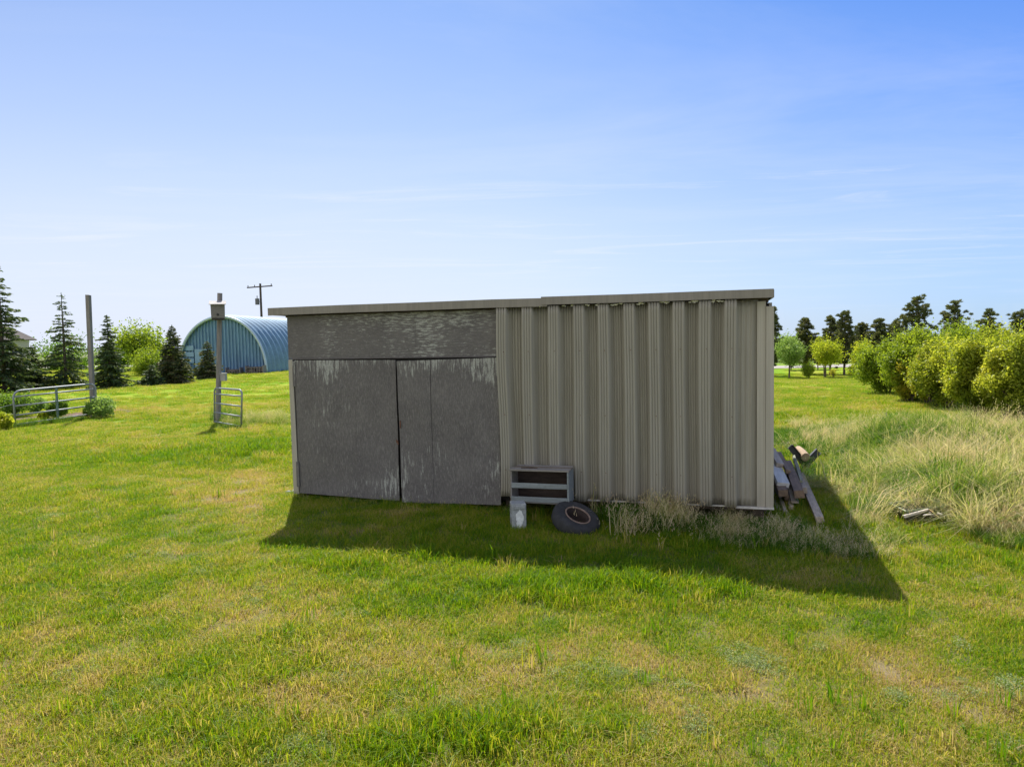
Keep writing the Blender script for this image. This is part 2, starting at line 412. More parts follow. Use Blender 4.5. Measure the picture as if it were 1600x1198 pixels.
for iz, z in enumerate(zs):
    for (u, y) in prof:
        b = .14 + .0 * u
        zz_ = b + (z / 2.9) * (2.885 - b)
        if iz == 0: zz_ += .012 * math.sin(u * 5) + (.03 if u < 4.6 else 0)
        w = .006 * math.sin(z * 2.1 + u * 1.7) + .004 * math.sin(z * 5.3 + u * 9)
        du = .006 * math.sin(z * 1.5 + u * 2.3) + (.012 * math.sin(z * 2.0) if u < 3.75 else 0)
        V.append((u + du, y + w * .8, zz_))
n = len(prof); F = [(i * n + j, i * n + j + 1, (i + 1) * n + j + 1, (i + 1) * n + j) for i in range(len(zs) - 1) for j in range(n - 1)]
ob = link('ribbed_front_wall', npmesh('ribbed_front_wall', V, F), M['tan'], shed)
sol = ob.modifiers.new('solidify', 'SOLIDIFY'); sol.thickness = .002; sol.offset = 1
# screws on crests
b = MB()
for i, c in enumerate(crest):
    for z in (.55, 1.35, 2.25):
        if (i * 7 + int(z * 3)) % 3 != 0 or z == 2.25:
            b = MB(); b.tube([(c + .018, -.137, z), (c + .018, -.153, z)], .006, 6); b.build('screw', M['rust'], shed)

# right end: corner trim, sill flashing
b = MB(); b.box((7.02, -.03, .14), (7.13, .01, 2.86)); b.box((7.132, -.045, .13), (7.23, .02, 2.79)); b.build('corner_trim', M['trim'], shed, .003)
b = MB(); b.box((6.75, -.06, .112), (7.235, .02, .138)); b.box((3.6, -.02, .118), (6.75, .03, .136)); b.build('sill_flashing', simple('pale_flashing', (.5, .49, .46), .2, 6, .5), shed)
# body: side and rear walls and skirting (kept clear of the front sheets)
b = MB(); b.box((7.17, .03, .1), (7.21, SD, 2.84)); b.box((0, .06, .02), (.04, SD, 2.84)); b.box((.05, SD - .04, .02), (7.16, SD, 2.84)); b.build('side_walls', M['tan'], shed)
b = MB(); b.box((3.6, .09, .15), (7.16, .12, 2.86)); b.box((.05, .09, .05), (3.55, .12, 2.86)); b.build('inner_backing', M['dark'], shed)
b = MB()
for u in (0.1, 1.9, 3.56, 5.3, 7.05): b.box((u - .07, .13, -.3), (u + .07, .27, .14))
b.beam((.06, .22, .08), (7.15, .22, .08), .1, .09); b.build('floor_skid', simple('old_skid_timber', (.12, .09, .06), .3, 6), shed)
# roof: deck, and two overlapping lengths of fascia
b = MB(); b.hexa([(-.22, -.1, 2.955), (7.2, -.1, 2.955), (7.2, SD + .1, 2.955), (-.22, SD + .1, 2.955), (-.22, -.1, 2.985), (7.2, -.1, 2.985), (7.2, SD + .1, 2.985), (-.22, SD + .1, 2.985)])
b.build('roof_deck', M['roofm'], shed)
b = MB()
for k in range(4):
    y = .25 + k * 1.2; b.beam((-.2, y, 2.90), (7.18, y, 2.90), .05, .1)
b.build('roof_purlin', simple('purlin_timber', (.2, .15, .1), .3, 5), shed)
def fascia(name, pts, y, h, nm):
    b = MB()
    for i in range(len(pts) - 1):
        (u0, z0), (u1, z1) = pts[i], pts[i + 1]
        b.hexa([(u0, y, z0 - h), (u1, y, z1 - h), (u1, y + .012, z1 - h), (u0, y + .012, z0 - h), (u0, y, z0), (u1, y, z1), (u1, y + .012, z1), (u0, y + .012, z0)])
        b.hexa([(u0, y + .012, z0 - .008), (u1, y + .012, z1 - .008), (u1, y + .16, z1 - .004), (u0, y + .16, z0 - .004), (u0, y + .012, z0), (u1, y + .012, z1), (u1, y + .16, z1 + .004), (u0, y + .16, z0 + .004)])
    me = b.mesh(); bm = bmesh.new(); bm.from_mesh(me); bmesh.ops.remove_doubles(bm, verts=bm.verts, dist=.0005); bm.to_mesh(me); bm.free()
    return link(name, me, M['fascia'], shed)
fascia('fascia', [(-.262, 2.992), (1.0, 3.000), (2.4, 2.998), (3.4, 3.002), (4.23, 2.994)], -.16, .118, 'l')
fascia('fascia', [(4.15, 3.012), (5.4, 3.006), (6.4, 3.008), (7.215, 3.008)], -.174, .112, 'r')
b = MB(); b.box((7.205, -.12, 2.90), (7.225, SD + .1, 3.0)); b.build('gable_trim', M['fascia'], shed); b = MB(); b.box((-.262, -.10, 2.88), (-.245, SD + .1, 2.985)); b.build('gable_trim', M['fascia'], shed)
b = MB(); b.hexa([(-.24, -.095, 2.885), (0.0, -.095, 2.86), (0.0, SD, 2.86), (-.24, SD, 2.885), (-.24, -.095, 2.90), (0.0, -.095, 2.90), (0.0, SD, 2.90), (-.24, SD, 2.90)]); b.build('soffit', simple('soffit_wood', (.13, .1, .08), .3, 5), shed)
# ragged pale closure strips under the fascia between ribs
M['foam'] = simple('pale_foam', (.9, .9, .88), .05, 20, .8)
for i in range(len(crest) - 1):
    for k in range(5):
        b = MB()
        u = (crest[i] + crest[i + 1]) / 2 + random.uniform(-.09, .09) + .02; w = random.uniform(.012, .04)
        z = 2.895 - random.uniform(0, .02); d = random.uniform(.008, .024)
        if i < 3: d *= .5; w *= .6
        b.hexa([(u - w, -.075, z - d * .4), (u + w * .3, -.078, z - d), (u + w * .3, -.07, z - d), (u - w, -.067, z - d * .4), (u - w, -.079, z), (u + w, -.08, z + .004), (u + w, -.072, z + .004), (u - w, -.071, z)])
        b.build('closure_strip', M['foam'], shed)
# header
b = MB()
ux = [-.015, 1.42, 1.424, 2.18, 2.184, 3.50]
for a0, a1 in ((-.015, 1.40), (1.402, 2.17), (2.172, 3.50)):
    b.hexa([(a0, -.018, 2.195), (a1, -.018, 2.19), (a1, .02, 2.19), (a0, .02, 2.195), (a0, -.018, 2.862), (a1, -.018, 2.862), (a1, .02, 2.862), (a0, .02, 2.862)])
b.build('header_panel', M['plyh'], shed)
b = MB(); b.box((-.01, -.03, 2.178), (3.5, .01, 2.192)); b.build('drip_edge', simple('drip_edge_wood', (.12, .11, .11), .2), shed)
b = MB(); b.hexa([(-.012, -.03, .03), (.085, -.03, .03), (.085, .02, .03), (-.012, .02, .03), (-.015, -.03, 2.175), (.06, -.03, 2.175), (.06, .02, 2.175), (-.015, .02, 2.175)])
b.build('door_post', M['trim'], shed, .004)
def door(name, x0, x1, seam, zb, zt, ys, sk, label):
    """a plywood leaf of two sheets; zb, zt heights at both ends; sk sideways slack top"""
    b = MB(); sx_ = (seam - x0) / (x1 - x0)
    def zz(u, q): return q[0] + (q[1] - q[0]) * u
    for (a0, a1, u0, u1, yo) in ((x0, seam - .0015, 0, sx_, ys[0]), (seam + .0015, x1, sx_, 1, ys[1])):
        nx_, nz = 5, 9; base = len(b.v)
        for j in range(nz + 1):
            for i in range(nx_ + 1):
                u = u0 + (u1 - u0) * i / nx_; x = a0 + (a1 - a0) * i / nx_; v = j / nz
                xx = x + sk * (v - .0) * (1 if i * 2 < nx_ else .4) * (1 - u if a0 == x0 else 0)
                z = zz(u, zb) + (zz(u, zt) - zz(u, zb)) * v
                wob = .006 * math.sin(x * 3 + z * 2.2) + .004 * math.sin(z * 6 + x)
                b.v.append((xx, yo + wob, z))
        for j in range(nz):
            for i in range(nx_):
                q = base + j * (nx_ + 1) + i; b.f.append((q, q + 1, q + nx_ + 2, q + nx_ + 1))
    ob = b.build(name, M['plyv'], shed); s = ob.modifiers.new('solidify', 'SOLIDIFY'); s.thickness = .02; s.offset = 1
    ob['label'] = label; return ob
dl = door('door', .10, 1.838, 1.14, (.045, -.005), (2.165, 2.150), (-.012, -.016), 0, 'left leaf of the plywood double door')
dr = door('door', 1.90, 3.475, 2.42, (-.02, .015), (2.135, 2.168), (-.056, -.054), -.022, 'right leaf of the plywood double door, hanging slightly proud')
b = MB(); b.tube([(1.862, -.078, .92), (1.862, -.12, .92)], .014, 8); b.tube([(1.85, -.11, .95), (1.885, -.115, .88)], .009, 6); b.build('latch', M['rust'], dr)
b = MB(); b.box((1.905, -.092, 1.12), (1.917, -.080, 1.24)); b.build('handle', M['rust'], dr)
for z in (1.95, .35):
    b = MB(); b.box((.065, -.05, z - .2), (.115, -.036, z + .2)); b.build('hinge', M['plyv'], dl, .002)

# ------------------------------------------------------------------ things in front of the shed
M['greywood'] = simple('weathered_grey_wood', (.25, .235, .215), .3, 5, .85, stretch=(1, 6, 6), bstr=.5)
M['bluewood'] = simple('pale_blue_grey_board', (.22, .25, .26), .2, 4, .8, stretch=(1, 5, 5))
cr = empty('wooden_crate', SO, 'slatted weathered grey wooden crate standing on its side against the ribbed wall', 'crate')
cr.rotation_euler = (0, 0, -YAW)
u0, zb0 = wl(800, 783, .5); u1, zb1 = wl(887, 791, .5); _, zt0 = wl(800, 735, .5); zbm = (zb0 + zb1) / 2
cr.location = SO + Vector((math.cos(YAW) * u0 + -math.sin(YAW) * .5, -math.sin(YAW) * u0 - math.cos(YAW) * .5, zbm))
cw_, ch_, cdp = u1 - u0, zt0 - zbm, .36
def crate_slat(name, a, bb, mat, jit=.004):
    b = MB(); a = list(a); bb = list(bb); p = [(a[0], a[1], a[2]), (bb[0], a[1], a[2]), (bb[0], bb[1], a[2]), (a[0], bb[1], a[2]), (a[0], a[1], bb[2]), (bb[0], a[1], bb[2]), (bb[0], bb[1], bb[2]), (a[0], bb[1], bb[2])]
    b.hexa([tuple(c + random.uniform(-jit, jit) for c in q) for q in p]); return b.build(name, mat, cr, .003)
crate_slat('slat', (.0, -.016, .02), (cw_ - .002, .002, .095), M['bluewood'])
crate_slat('slat', (.0, -.016, .215), (cw_ - .002, .002, .285), M['bluewood'])
crate_slat('side_panel', (cw_, -.01, 0), (cw_ + .022, cdp, ch_ + .0), M['bluewood'])
crate_slat('side_panel', (-.022, .005, 0), (0, cdp, ch_ - .01), M['greywood'])
crate_slat('back_panel', (0.002, cdp - .02, 0.02), (cw_ - .002, cdp, ch_ - .02), simple('dark_old_wood', (.05, .035, .028), .4, 7, .9, stretch=(1, 4, 4)))
crate_slat('top_board', (-.03, -.015, ch_ + .004), (cw_ + .03, .13, ch_ + .026), M['greywood'], .006)
crate_slat('top_board', (.0, .14, ch_ + .004), (cw_ + .03, .25, ch_ + .024), simple('brown_old_board', (.17, .135, .10), .3, 5, .85, stretch=(1, 5, 5)), .006)
crate_slat('top_board', (.0, .262, ch_ + .004), (cw_ + .02, cdp, ch_ + .024), M['greywood'], .006)
crate_slat('bottom_board', (0.002, .01, .0), (cw_ - .002, cdp - .022, .018), M['greywood'])
b = MB(); b.tube([(.12, .07, ch_ + .03), (.25, .09, ch_ + .045), (.36, .06, ch_ + .032)], [.012, .03, .008], 6); ob = b.build('bark_scrap', simple('bark', (.09, .065, .045), .3, 20, .9)); ob.scale = (1, 1, .5)
ob.location = cr.location + Vector((0, 0, (ch_ + .03) * .5)); ob.rotation_euler = (0, 0, -YAW); tag(ob, 'scrap of dark bark lying on top of the slatted crate', 'bark')

# concrete block
p = at(810, 829)
blk = empty('concrete_block', (p.x, p.y + .1, T(p.x, p.y)), 'concrete block on end with white paint splash below the crate', 'concrete block', rz=.12)
M['conc'] = simple('old_concrete', (.30, .32, .32), .25, 9, .95, bstr=.6, bdist=.006)
b = MB(); bh = .36; w = .098
b.box((-w, -.1, 0), (w, -.068, bh)); b.box((-w, .068, 0), (w, .1, bh)); b.box((-w, -.066, 0), (w, .066, .03)); b.box((-w, -.066, bh / 2 - .017), (w, .066, bh / 2 + .017)); b.box((-w, -.066, bh - .03), (w, .066, bh - .001))
b.build('block_body', M['conc'], blk, .007)
b = MB(); b.box((-w * .9, -.112, bh - .075), (w * .85, -.06, bh - .02)); b.build('chipped_edge', M['conc'], blk, .008)
rng = random.Random(3); ring = []
for k in range(36):
    a = 2 * math.pi * k / 36; rx = .05 * (1 + .22 * math.sin(3 * a + 1) + rng.uniform(-.12, .12)); rz = .125 * (1 + .14 * math.sin(2 * a) + rng.uniform(-.08, .08))
    ring.append((rx * math.cos(a), rz * math.sin(a)))
b = MB(); n = len(ring); b.v = [(x + .005, -.1045, z + .15) for x, z in ring] + [(x + .005, -.101, z + .15) for x, z in ring]
b.f = [tuple(range(n - 1, -1, -1)), tuple(range(n, 2 * n))] + [(i, (i + 1) % n, (i + 1) % n + n, i + n) for i in range(n)]
b.build('paint_splash', simple('white_paint', (.68, .71, .70), .15, 25, .7), blk)

# old tyre on a rusty rim
def lathe(prof, n=56, name='lathe', mat=None, parent=None, mod=None, smooth=True):
    V = []; k = len(prof)
    for i in range(n):
        a = 2 * math.pi * i / n
        for j, (r, z) in enumerate(prof):
            rr = r + (mod(i, j) if mod else 0); V.append((rr * math.cos(a), rr * math.sin(a), z))
    F = [(i * k + j, ((i + 1) % n) * k + j, ((i + 1) % n) * k + j + 1, i * k + j + 1) for i in range(n) for j in range(k - 1)]
    return link(name, npmesh(name, V, F), mat, parent, smooth)
p = at(900, 824, z=.0 - .1)
ty = empty('old_tire', (p.x, p.y + .02, T(p.x, p.y) + .115), 'worn black tire on a rusty rim lying tilted in the grass below the ribbed wall', 'tire')
ty.rotation_euler = (math.radians(24), math.radians(15), .2); ty.scale = (1.04,) * 3
tp = [(.162, -.07), (.19, -.09), (.25, -.1), (.285, -.09), (.312, -.066), (.32, -.03), (.321, 0), (.32, .03), (.312, .066), (.285, .09), (.25, .1), (.205, .096), (.180, .086), (.162, .07), (.158, .05)]
lathe(tp, 72, 'rubber_tread', simple('weathered_rubber', (.032, .033, .035), .35, 14, .85, bstr=.4), ty, lambda i, j: -.007 if 4 <= j <= 8 and (i // 2) % 2 == 0 and j != 6 else 0)
rp = [(.196, .072), (.203, .085), (.19, .086), (.184, .066), (.165, .05), (.162, -.02), (.158, -.085), (.145, -.09), (.11, -.075), (.07, -.085), (.045, -.09), (.03, -.095)]
rp = [(a_ * .83, b_) for a_, b_ in rp]
tb_ = MB(); tb_.tube([(.163 * math.cos(k * math.pi / 18), .163 * math.sin(k * math.pi / 18), .082) for k in range(37)], .011, 8, cap=False); tb_.build('rim_lip', simple('worn_rim_lip', (.24, .17, .13), .35, 20, .7), ty, smooth=True)
lathe(rp, 48, 'wheel_rim', simple('shaded_rusty_rim', (.035, .022, .018), .4, 16, .85, bstr=.5), ty)  # near-black base paints the shade of the hollow into the rusty dish

# lumber pile against the right side of the shed
M['oldlum'] = [simple('silvery_old_timber', (.44, .37, .29), .3, 4, .85, stretch=(6, 1, 6), bstr=.6), simple('brown_old_timber', (.22, .155, .105), .35, 4, .85, stretch=(6, 1, 6), bstr=.6), simple('whitewashed_timber', (.60, .59, .55), .15, 4, .8, stretch=(6, 1, 6)), simple('mossy_timber', (.26, .27, .19), .3, 5, .9, stretch=(6, 1, 6))]
lum = [  # near px, far px, z, width, thick, material, look
    ((1281, 812), (1250, 742), .02, .13, .11, 0, 'long silvery timber at the outer edge of the lumber pile'),
    ((1262, 806), (1238, 748), -.06, .09, .06, 3, 'low mossy board beside the long silvery timber'),
    ((1250, 800), (1233, 752), -.05, .09, .07, 0, 'low grey board poking out under the square beam'),
    ((1249, 772), (1231, 724), .22, .15, .14, 1, 'square brown beam with dark cut end, upper middle of the lumber pile'),
    ((1258, 766), (1243, 722), .16, .07, .12, 0, 'silvery plank on edge right of the square brown beam'),
    ((1223, 757), (1206, 716), .30, .20, .07, 2, 'wide whitewashed board on top of the lumber pile by the shed corner'),
    ((1224, 770), (1208, 735), .22, .16, .12, 1, 'dark brown timber under the whitewashed board'),
    ((1216, 797), (1205, 765), -.02, .07, .07, 3, 'greenish board end closest to the shed corner'),
    ((1227, 800), (1213, 760), .0, .07, .07, 0, 'grey board end second from the shed corner'),
    ((1237, 793), (1221, 750), .02, .09, .06, 0, 'wider grey board end third from the shed corner'),
    ((1232, 737), (1216, 708), .36, .08, .06, 1, 'narrow brown board at the far top of the lumber pile'),
    ((1219, 727), (1204, 700), .40, .15, .07, 0, 'short grey board at the far top of the pile against the wall'),
    ((1270, 793), (1243, 735), -.03, .06, .05, 1, 'thin dark board tucked against the inner side of the long silvery timber'),
    ((1240, 764), (1224, 722), .12, .06, .10, 3, 'narrow mossy plank on edge left of the square brown beam'),
    ((1243, 785), (1230, 742), .08, .12, .04, 0, 'flat grey board directly under the square brown beam'),
    ((1230, 778), (1214, 738), .10, .07, .07, 1, 'dark board end below the brown timber near the wall'),
    ((1252, 752), (1240, 712), .27, .05, .05, 3, 'thin greenish stick lying on top of the silvery plank')]
for (a, c, z, w, h, mi, lab) in lum:
    A = at(a[0], a[1], z=z - .06); B = at(c[0], c[1], z=z + .02)
    d = (A - B); L = d.length
    w *= .85; h *= .85; e = MB(); e.beam((0, -L / 2, 0), (0, L / 2, 0), w, h, jit=.009)
    ob = e.build('lumber_board', M['oldlum'][mi], None, .004)
    ob.location = (A + B) / 2; ob.rotation_mode = 'QUATERNION'; ob.rotation_quaternion = (B - A).to_track_quat('Y', 'Z') @ Matrix.Rotation(random.uniform(-.2, .2), 4, 'Y').to_quaternion()
    tag(ob, lab, 'board', 'boards in the lumber pile beside the shed')
# dark metal v stand with log end
p = at(1258, 738); vd = p.y
st = empty('metal_stand', (p.x, p.y, T(p.x, p.y)), 'dark V-armed metal stand at the far end of the lumber pile', 'stand')
M['dsteel'] = simple('dark_channel_steel', (.055, .055, .06), .3, 8, .5, .3)
def rel(px, py, dd=0): return at(px, py, dist=vd + dd) - Vector((p.x, p.y, T(p.x, p.y)))
def channel(name, A, B, w, lip):
    b = MB(); A = Vector(A); B = Vector(B); b.beam(A, B, w, .012, (0, -1, .0)); d = (B - A).normalized(); r = d.cross(Vector((0, -1, 0))).normalized(); 
    for s in (-1, 1):
        o_ = r * (s * (w / 2 + .004)) + Vector((0, -lip / 2, 0)); b.beam(A + o_, B + o_, .008, lip, (0, -1, 0))
    return b.build(name, M['dsteel'], st)
channel('arm', rel(1256, 724), rel(1234, 697), .09, .05)
channel('arm', rel(1258, 724), rel(1278, 704, .05), .10, .05)
channel('post', (0, 0, -.02), rel(1256, 720, .06), .10, .05)
lg = MB(); A = at(1259, 714, dist=vd - .1); B = at(1247, 702, dist=vd + .35); lg.tube([A, A.lerp(B, .5), B], [.075, .08, .07], 12)
ob = lg.build('log', simple('pale_cut_log', (.42, .30, .19), .3, 9, .85), smooth=False); tag(ob, 'short pale log lying in the arms of the dark metal stand', 'log')

# half-buried green trough and broken boards in the tall grass
p = at(1450, 822)
tr = empty('plastic_trough', (p.x + .05, p.y + .32, T(p.x, p.y + .3) + .01), 'faded green plastic trough half buried in the tall dry grass at right', 'trough', rz=.12)
M['grnpl'] = simple('faded_green_plastic', (.22, .26, .13), .15, 4, .5)
b = MB()
tw, td, thh = .29, .17, .17
outer = [(-tw, -td), (tw, -td), (tw, td), (-tw, td)]
for i in range(4):
    (ax, ay), (bx, by) = outer[i], outer[(i + 1) % 4]
    b.quad([(ax * .8, ay * .75, 0), (bx * .8, by * .75, 0), (bx, by, thh), (ax, ay, thh)])
b.quad([(x * .8, y * .75, 0.001) for x, y in outer])
ob = b.build('tub', M['grnpl'], tr); s = ob.modifiers.new('solidify', 'SOLIDIFY'); s.thickness = .012
b = MB(); b.tube([(x * 1.02, y * 1.02, thh) for x, y in outer + outer[:1]], .014, 6); b.build('rim', M['grnpl'], tr)
b = MB(); b.box((-tw * .9, -td * .9, .02), (tw * .9, td * .9, thh - .045)); b.build('soil_fill', simple('dark_soil', (.05, .045, .03), .3, 20, .95, bstr=.8), tr)
tr.rotation_euler = (math.radians(5), math.radians(-5), .12)
M['bone'] = simple('bleached_board', (.60, .54, .47), .2, 8, .8, stretch=(1, 5, 5))
for i, (a, c, lab) in enumerate([((1402, 815), (1432, 806), 'bleached splintered board, leftmost by the green trough'), ((1408, 819), (1434, 808), 'bleached board lying flattest in front of the green trough'),
        ((1432, 806), (1452, 818), 'bleached board crossing in front of the green trough'), ((1448, 812), (1444, 824), 'short bleached board standing below the trough'), ((1450, 809), (1470, 822), 'bleached board at the right end of the broken bunch'), ((1424, 800), (1438, 808), 'dark knotty stub resting on the bleached boards')]):
    A = at(*a); B = at(*c); A.z = T(A.x, A.y) + .11; B.z = T(B.x, B.y) + .15; A.y = min(A.y, p.y + .05); B.y = min(B.y, p.y + .1)
    e = MB(); mid = (A + B) / 2; e.beam(A - mid, B - mid, .035, .02, jit=.006); ob = e.build('broken_board', M['bone'] if i < 5 else M['rust'], None, .002); ob.location = mid
    tag(ob, lab, 'board', 'broken boards by the green trough')

# stones at the left corner of the shed
for i, (px_i, py_i, r) in enumerate([(462, 769, .06), (451, 771, .05), (468, 773, .035)]):
    q = at(px_i, py_i); bm = bmesh.new(); bmesh.ops.create_icosphere(bm, subdivisions=2, radius=r)
    for v in bm.verts: v.co *= 1 + random.uniform(-.18, .18); v.co.z *= .6
    me = bpy.data.meshes.new('stone'); bm.to_mesh(me); bm.free(); ob = link('stone', me, M['conc'] if i else M['bone']); ob.location = (q.x, q.y, T(q.x, q.y) + .02)
    tag(ob, ['largest pale stone at the left corner of the shed', 'grey stone just left of the shed corner', 'smallest grey stone under the left shed door'][i], 'stone', 'stones at the shed corner')

# ------------------------------------------------------------------ gates, posts, fence
M['galv'] = simple('galvanised_tube', (.30, .32, .33), .15, 8, .5, .35)
M['pole'] = simple('weathered_pole', (.23, .21, .20), .3, 3, .9, stretch=(6, 6, .7), bstr=.6)
M['gbrace'] = simple('green_gate_brace', (.13, .20, .18), .2, 6, .5, .3)
def post(name, pb, pt, wpx, label, sq=True, slack=0):
    base = at(*pb); d = base.y; top = at(pt[0], pt[1], dist=d)
    w = wpx / FPX * d
    e = MB()
    if sq: e.beam((0, 0, -.2), top - base, w, w, (0, 1, 0), jit=.012)
    else:
        tp_ = top - base; e.tube([Vector((0, 0, -.2)), tp_ * .5 + Vector((.01, 0, 0)), tp_], [w / 2, w / 2 * .97, w / 2 * .93], 12)
    ob = e.build(name, M['pole'], None, .006 if sq else 0); ob.location = base; tag(ob, label, 'post'); return ob, base, top
lp, lpb, lpt = post('wooden_post', (146, 652), (137.5, 461), 5.8, 'tall bare leaning post at the right end of the long gate')
mp, mpb, mpt = post('wooden_post', (340, 662), (343.5, 458), 8, 'tall weathered post carrying a birdhouse by the short upright gate', sq=False)
post('fence_post', (1385, 663), (1385, 645), 2.2, 'short thin dark stake standing in the lawn right of the shed')

def gate(name, BL, BR, TL, TR, nbars, label, verts=(), braces=(), r=.022, rr=.16, diag=False):
    """tube gate between four world corners"""
    g_ = empty(name, BL, label, 'gate', None); o_ = Vector(BL)
    BL, BR, TL, TR = [Vector(v) - o_ for v in (BL, BR, TL, TR)]
    def P(u, v): return (BL.lerp(BR, u)).lerp(TL.lerp(TR, u), v)
    Wd = (BR - BL).length; H = (TL - BL).length; a = rr / Wd; c = rr / H
    pts = [P(0, 0), P(0, 1 - c)] + [P(a * (1 - math.cos(t_)), 1 - c + c * math.sin(t_)) for t_ in (.4, .8, 1.2)] + [P(a, 1), P(1 - a, 1)] + [P(1 - a + a * math.sin(t_), 1 - c + c * math.cos(t_)) for t_ in (.4, .8, 1.2)] + [P(1, 1 - c), P(1, 0)]
    e = MB(); e.tube(pts, r, 8); e.build('gate_frame', M['galv'], g_, smooth=True)
    for k in range(nbars):
        v = .03 + k * (.80 / (nbars - 1)) if nbars > 1 else 0
        e = MB(); e.tube([P(0, v), P(1, v)], r * .85, 8); e.build('gate_bar', M['galv'], g_, smooth=True)
    for u in braces:
        e = MB(); e.beam(P(u, -.06), P(u, 1), .07, .03, (0, 1, 0)); e.build('brace', M['gbrace'], g_)
    return g_
g0 = at(22, 667); g0b = lpb + Vector((-.12, -.12, 0))
hgt = Vector((0, 0, 1.2))
pR = at(151, 647, dist=lpb.y - .12); pRt = at(149, 599, dist=lpb.y - .12)
pL = at(24, 665, dist=g0.y); pLt = at(20, 611, dist=g0.y)
gate('long_gate', pL, pR, pLt, pRt, 4, 'long galvanised tube gate fixed to the tall bare post at left', braces=(.5,), r=.030, rr=.22)
q = at(337, 664); d0 = q.y - .15
gate('short_gate', at(335, 660, dist=d0), at(377, 668, dist=d0 - .8), at(335, 606, dist=d0), at(378, 609, dist=d0 - .8), 4, 'short galvanised tube gate standing upright against the birdhouse post', r=.027, rr=.13)
# birdhouse
bh_ = empty('birdhouse', at(341, 497, dist=mpb.y - .25), 'weathered grey wooden birdhouse mounted high on the tall post', 'birdhouse', rz=.35)
k_ = mpb.y / FPX
e = MB(); hw, hh, hd = 10 * k_, 25 * k_, .16
e.hexa([(-hw * .95, -hd, 0), (hw * .95, -hd, 0), (hw * .95, hd, 0), (-hw * .95, hd, 0), (-hw, -hd, hh * .8), (hw, -hd, hh * .8), (hw, hd, hh * .95), (-hw, hd, hh * .95)])
e.build('box', simple('birdhouse_wood', (.20, .185, .17), .35, 6, .9, stretch=(1, 1, 5)), bh_, .004)
e = MB(); e.hexa([(-hw * 1.22, -hd * 1.45, hh * .80), (hw * 1.22, -hd * 1.45, hh * .80), (hw * 1.22, hd * 1.1, hh * 1.04), (-hw * 1.22, hd * 1.1, hh * 1.04), (-hw * 1.22, -hd * 1.45, hh * .84), (hw * 1.22, -hd * 1.45, hh * .84), (hw * 1.22, hd * 1.1, hh * 1.08), (-hw * 1.22, hd * 1.1, hh * 1.08)])
e.build('roof', simple('birdhouse_roof', (.38, .36, .34), .3, 9, .8), bh_)
e = MB(); e.tube([(0, -hd - .004, hh * .2), (0, -hd + .01, hh * .2)], .04, 12); e.build('entrance_hole', M['dark'], bh_)
e = MB(); e.box((-hw * .9, -hd * .9, -.06), (hw * .9, hd, -.003)); e.build('floor_board', M['dark'], bh_)
bx_ = empty('mailbox', at(349, 594, dist=mpb.y + .02) , 'small grey box fixed to the side of the birdhouse post', 'box')
e = MB(); e.box((-.07, -.07, -.02), (.09, .08, .2)); e.build('box_body', simple('grey_box', (.35, .34, .33), .2, 9, .7), bx_, .01)
e = MB(); e.box((-.08, -.085, .201), (.10, .09, .222)); e.build('box_lid', simple('grey_lid', (.42, .41, .40), .2, 9, .7), bx_, .004)
# wire fence leading left from the gate
fe = empty('wire_fence', g0, 'two sagging fence wires running left from the long gate', 'fence')
for (py0, py1) in ((631, 634), (646, 645)):
    A = at(-60, py1, dist=g0.y - 1.0) - g0; B = at(22, py0, dist=g0.y) - g0; e = MB()
    e.tube([A.lerp(B, i / 8) + Vector((0, 0, -.12 * math.sin(i / 8 * math.pi))) for i in range(9)], .007, 5); e.build('wire', M['galv'], fe)
e = MB(); A = at(-60, 672) - g0; e.tube([A, A + Vector((0, 0, 1.25))], .05, 8); e.build('line_post', M['pole'], fe)

# utility pole
up0 = at(409, 505, dist=100); up0.z = T(up0.x, up0.y); ut = empty('utility_pole', up0, 'distant wooden utility pole with crossarm and transformer behind the blue arch building', 'utility pole')
tp_ = at(406.5, 443, dist=100) - up0; e = MB(); e.tube([(0, 0, -.3), tp_], [.19, .14], 10); e.build('pole', simple('creosote_pole', (.07, .055, .045), .3, 4, .9), ut)
e = MB(); ca = at(386, 449.5, dist=100) - up0; cb = at(425.5, 446.5, dist=100) - up0; e.beam(ca, cb, .14, .16); e.build('crossarm', simple('crossarm_wood', (.08, .065, .055), .3, 4, .9), ut)
for u in (.04, .3, .96):
    e = MB(); q = ca.lerp(cb, u); e.tube([q + Vector((0, 0, .05)), q + Vector((0, 0, .3))], [.05, .07], 8); e.build('insulator', M['dsteel'], ut)
e = MB(); q = at(402, 471, dist=99.7) - up0; e.tube([q + Vector((0, 0, -.45)), q + Vector((0, 0, .4))], .28, 12); e.tube([q + Vector((0, 0, .4)), q + Vector((0, 0, .8))], .06, 6); e.beam(q, at(408, 471, dist=99.9) - up0, .1, .1); e.build('transformer', simple('grey_transformer', (.12, .12, .13), .2), ut)

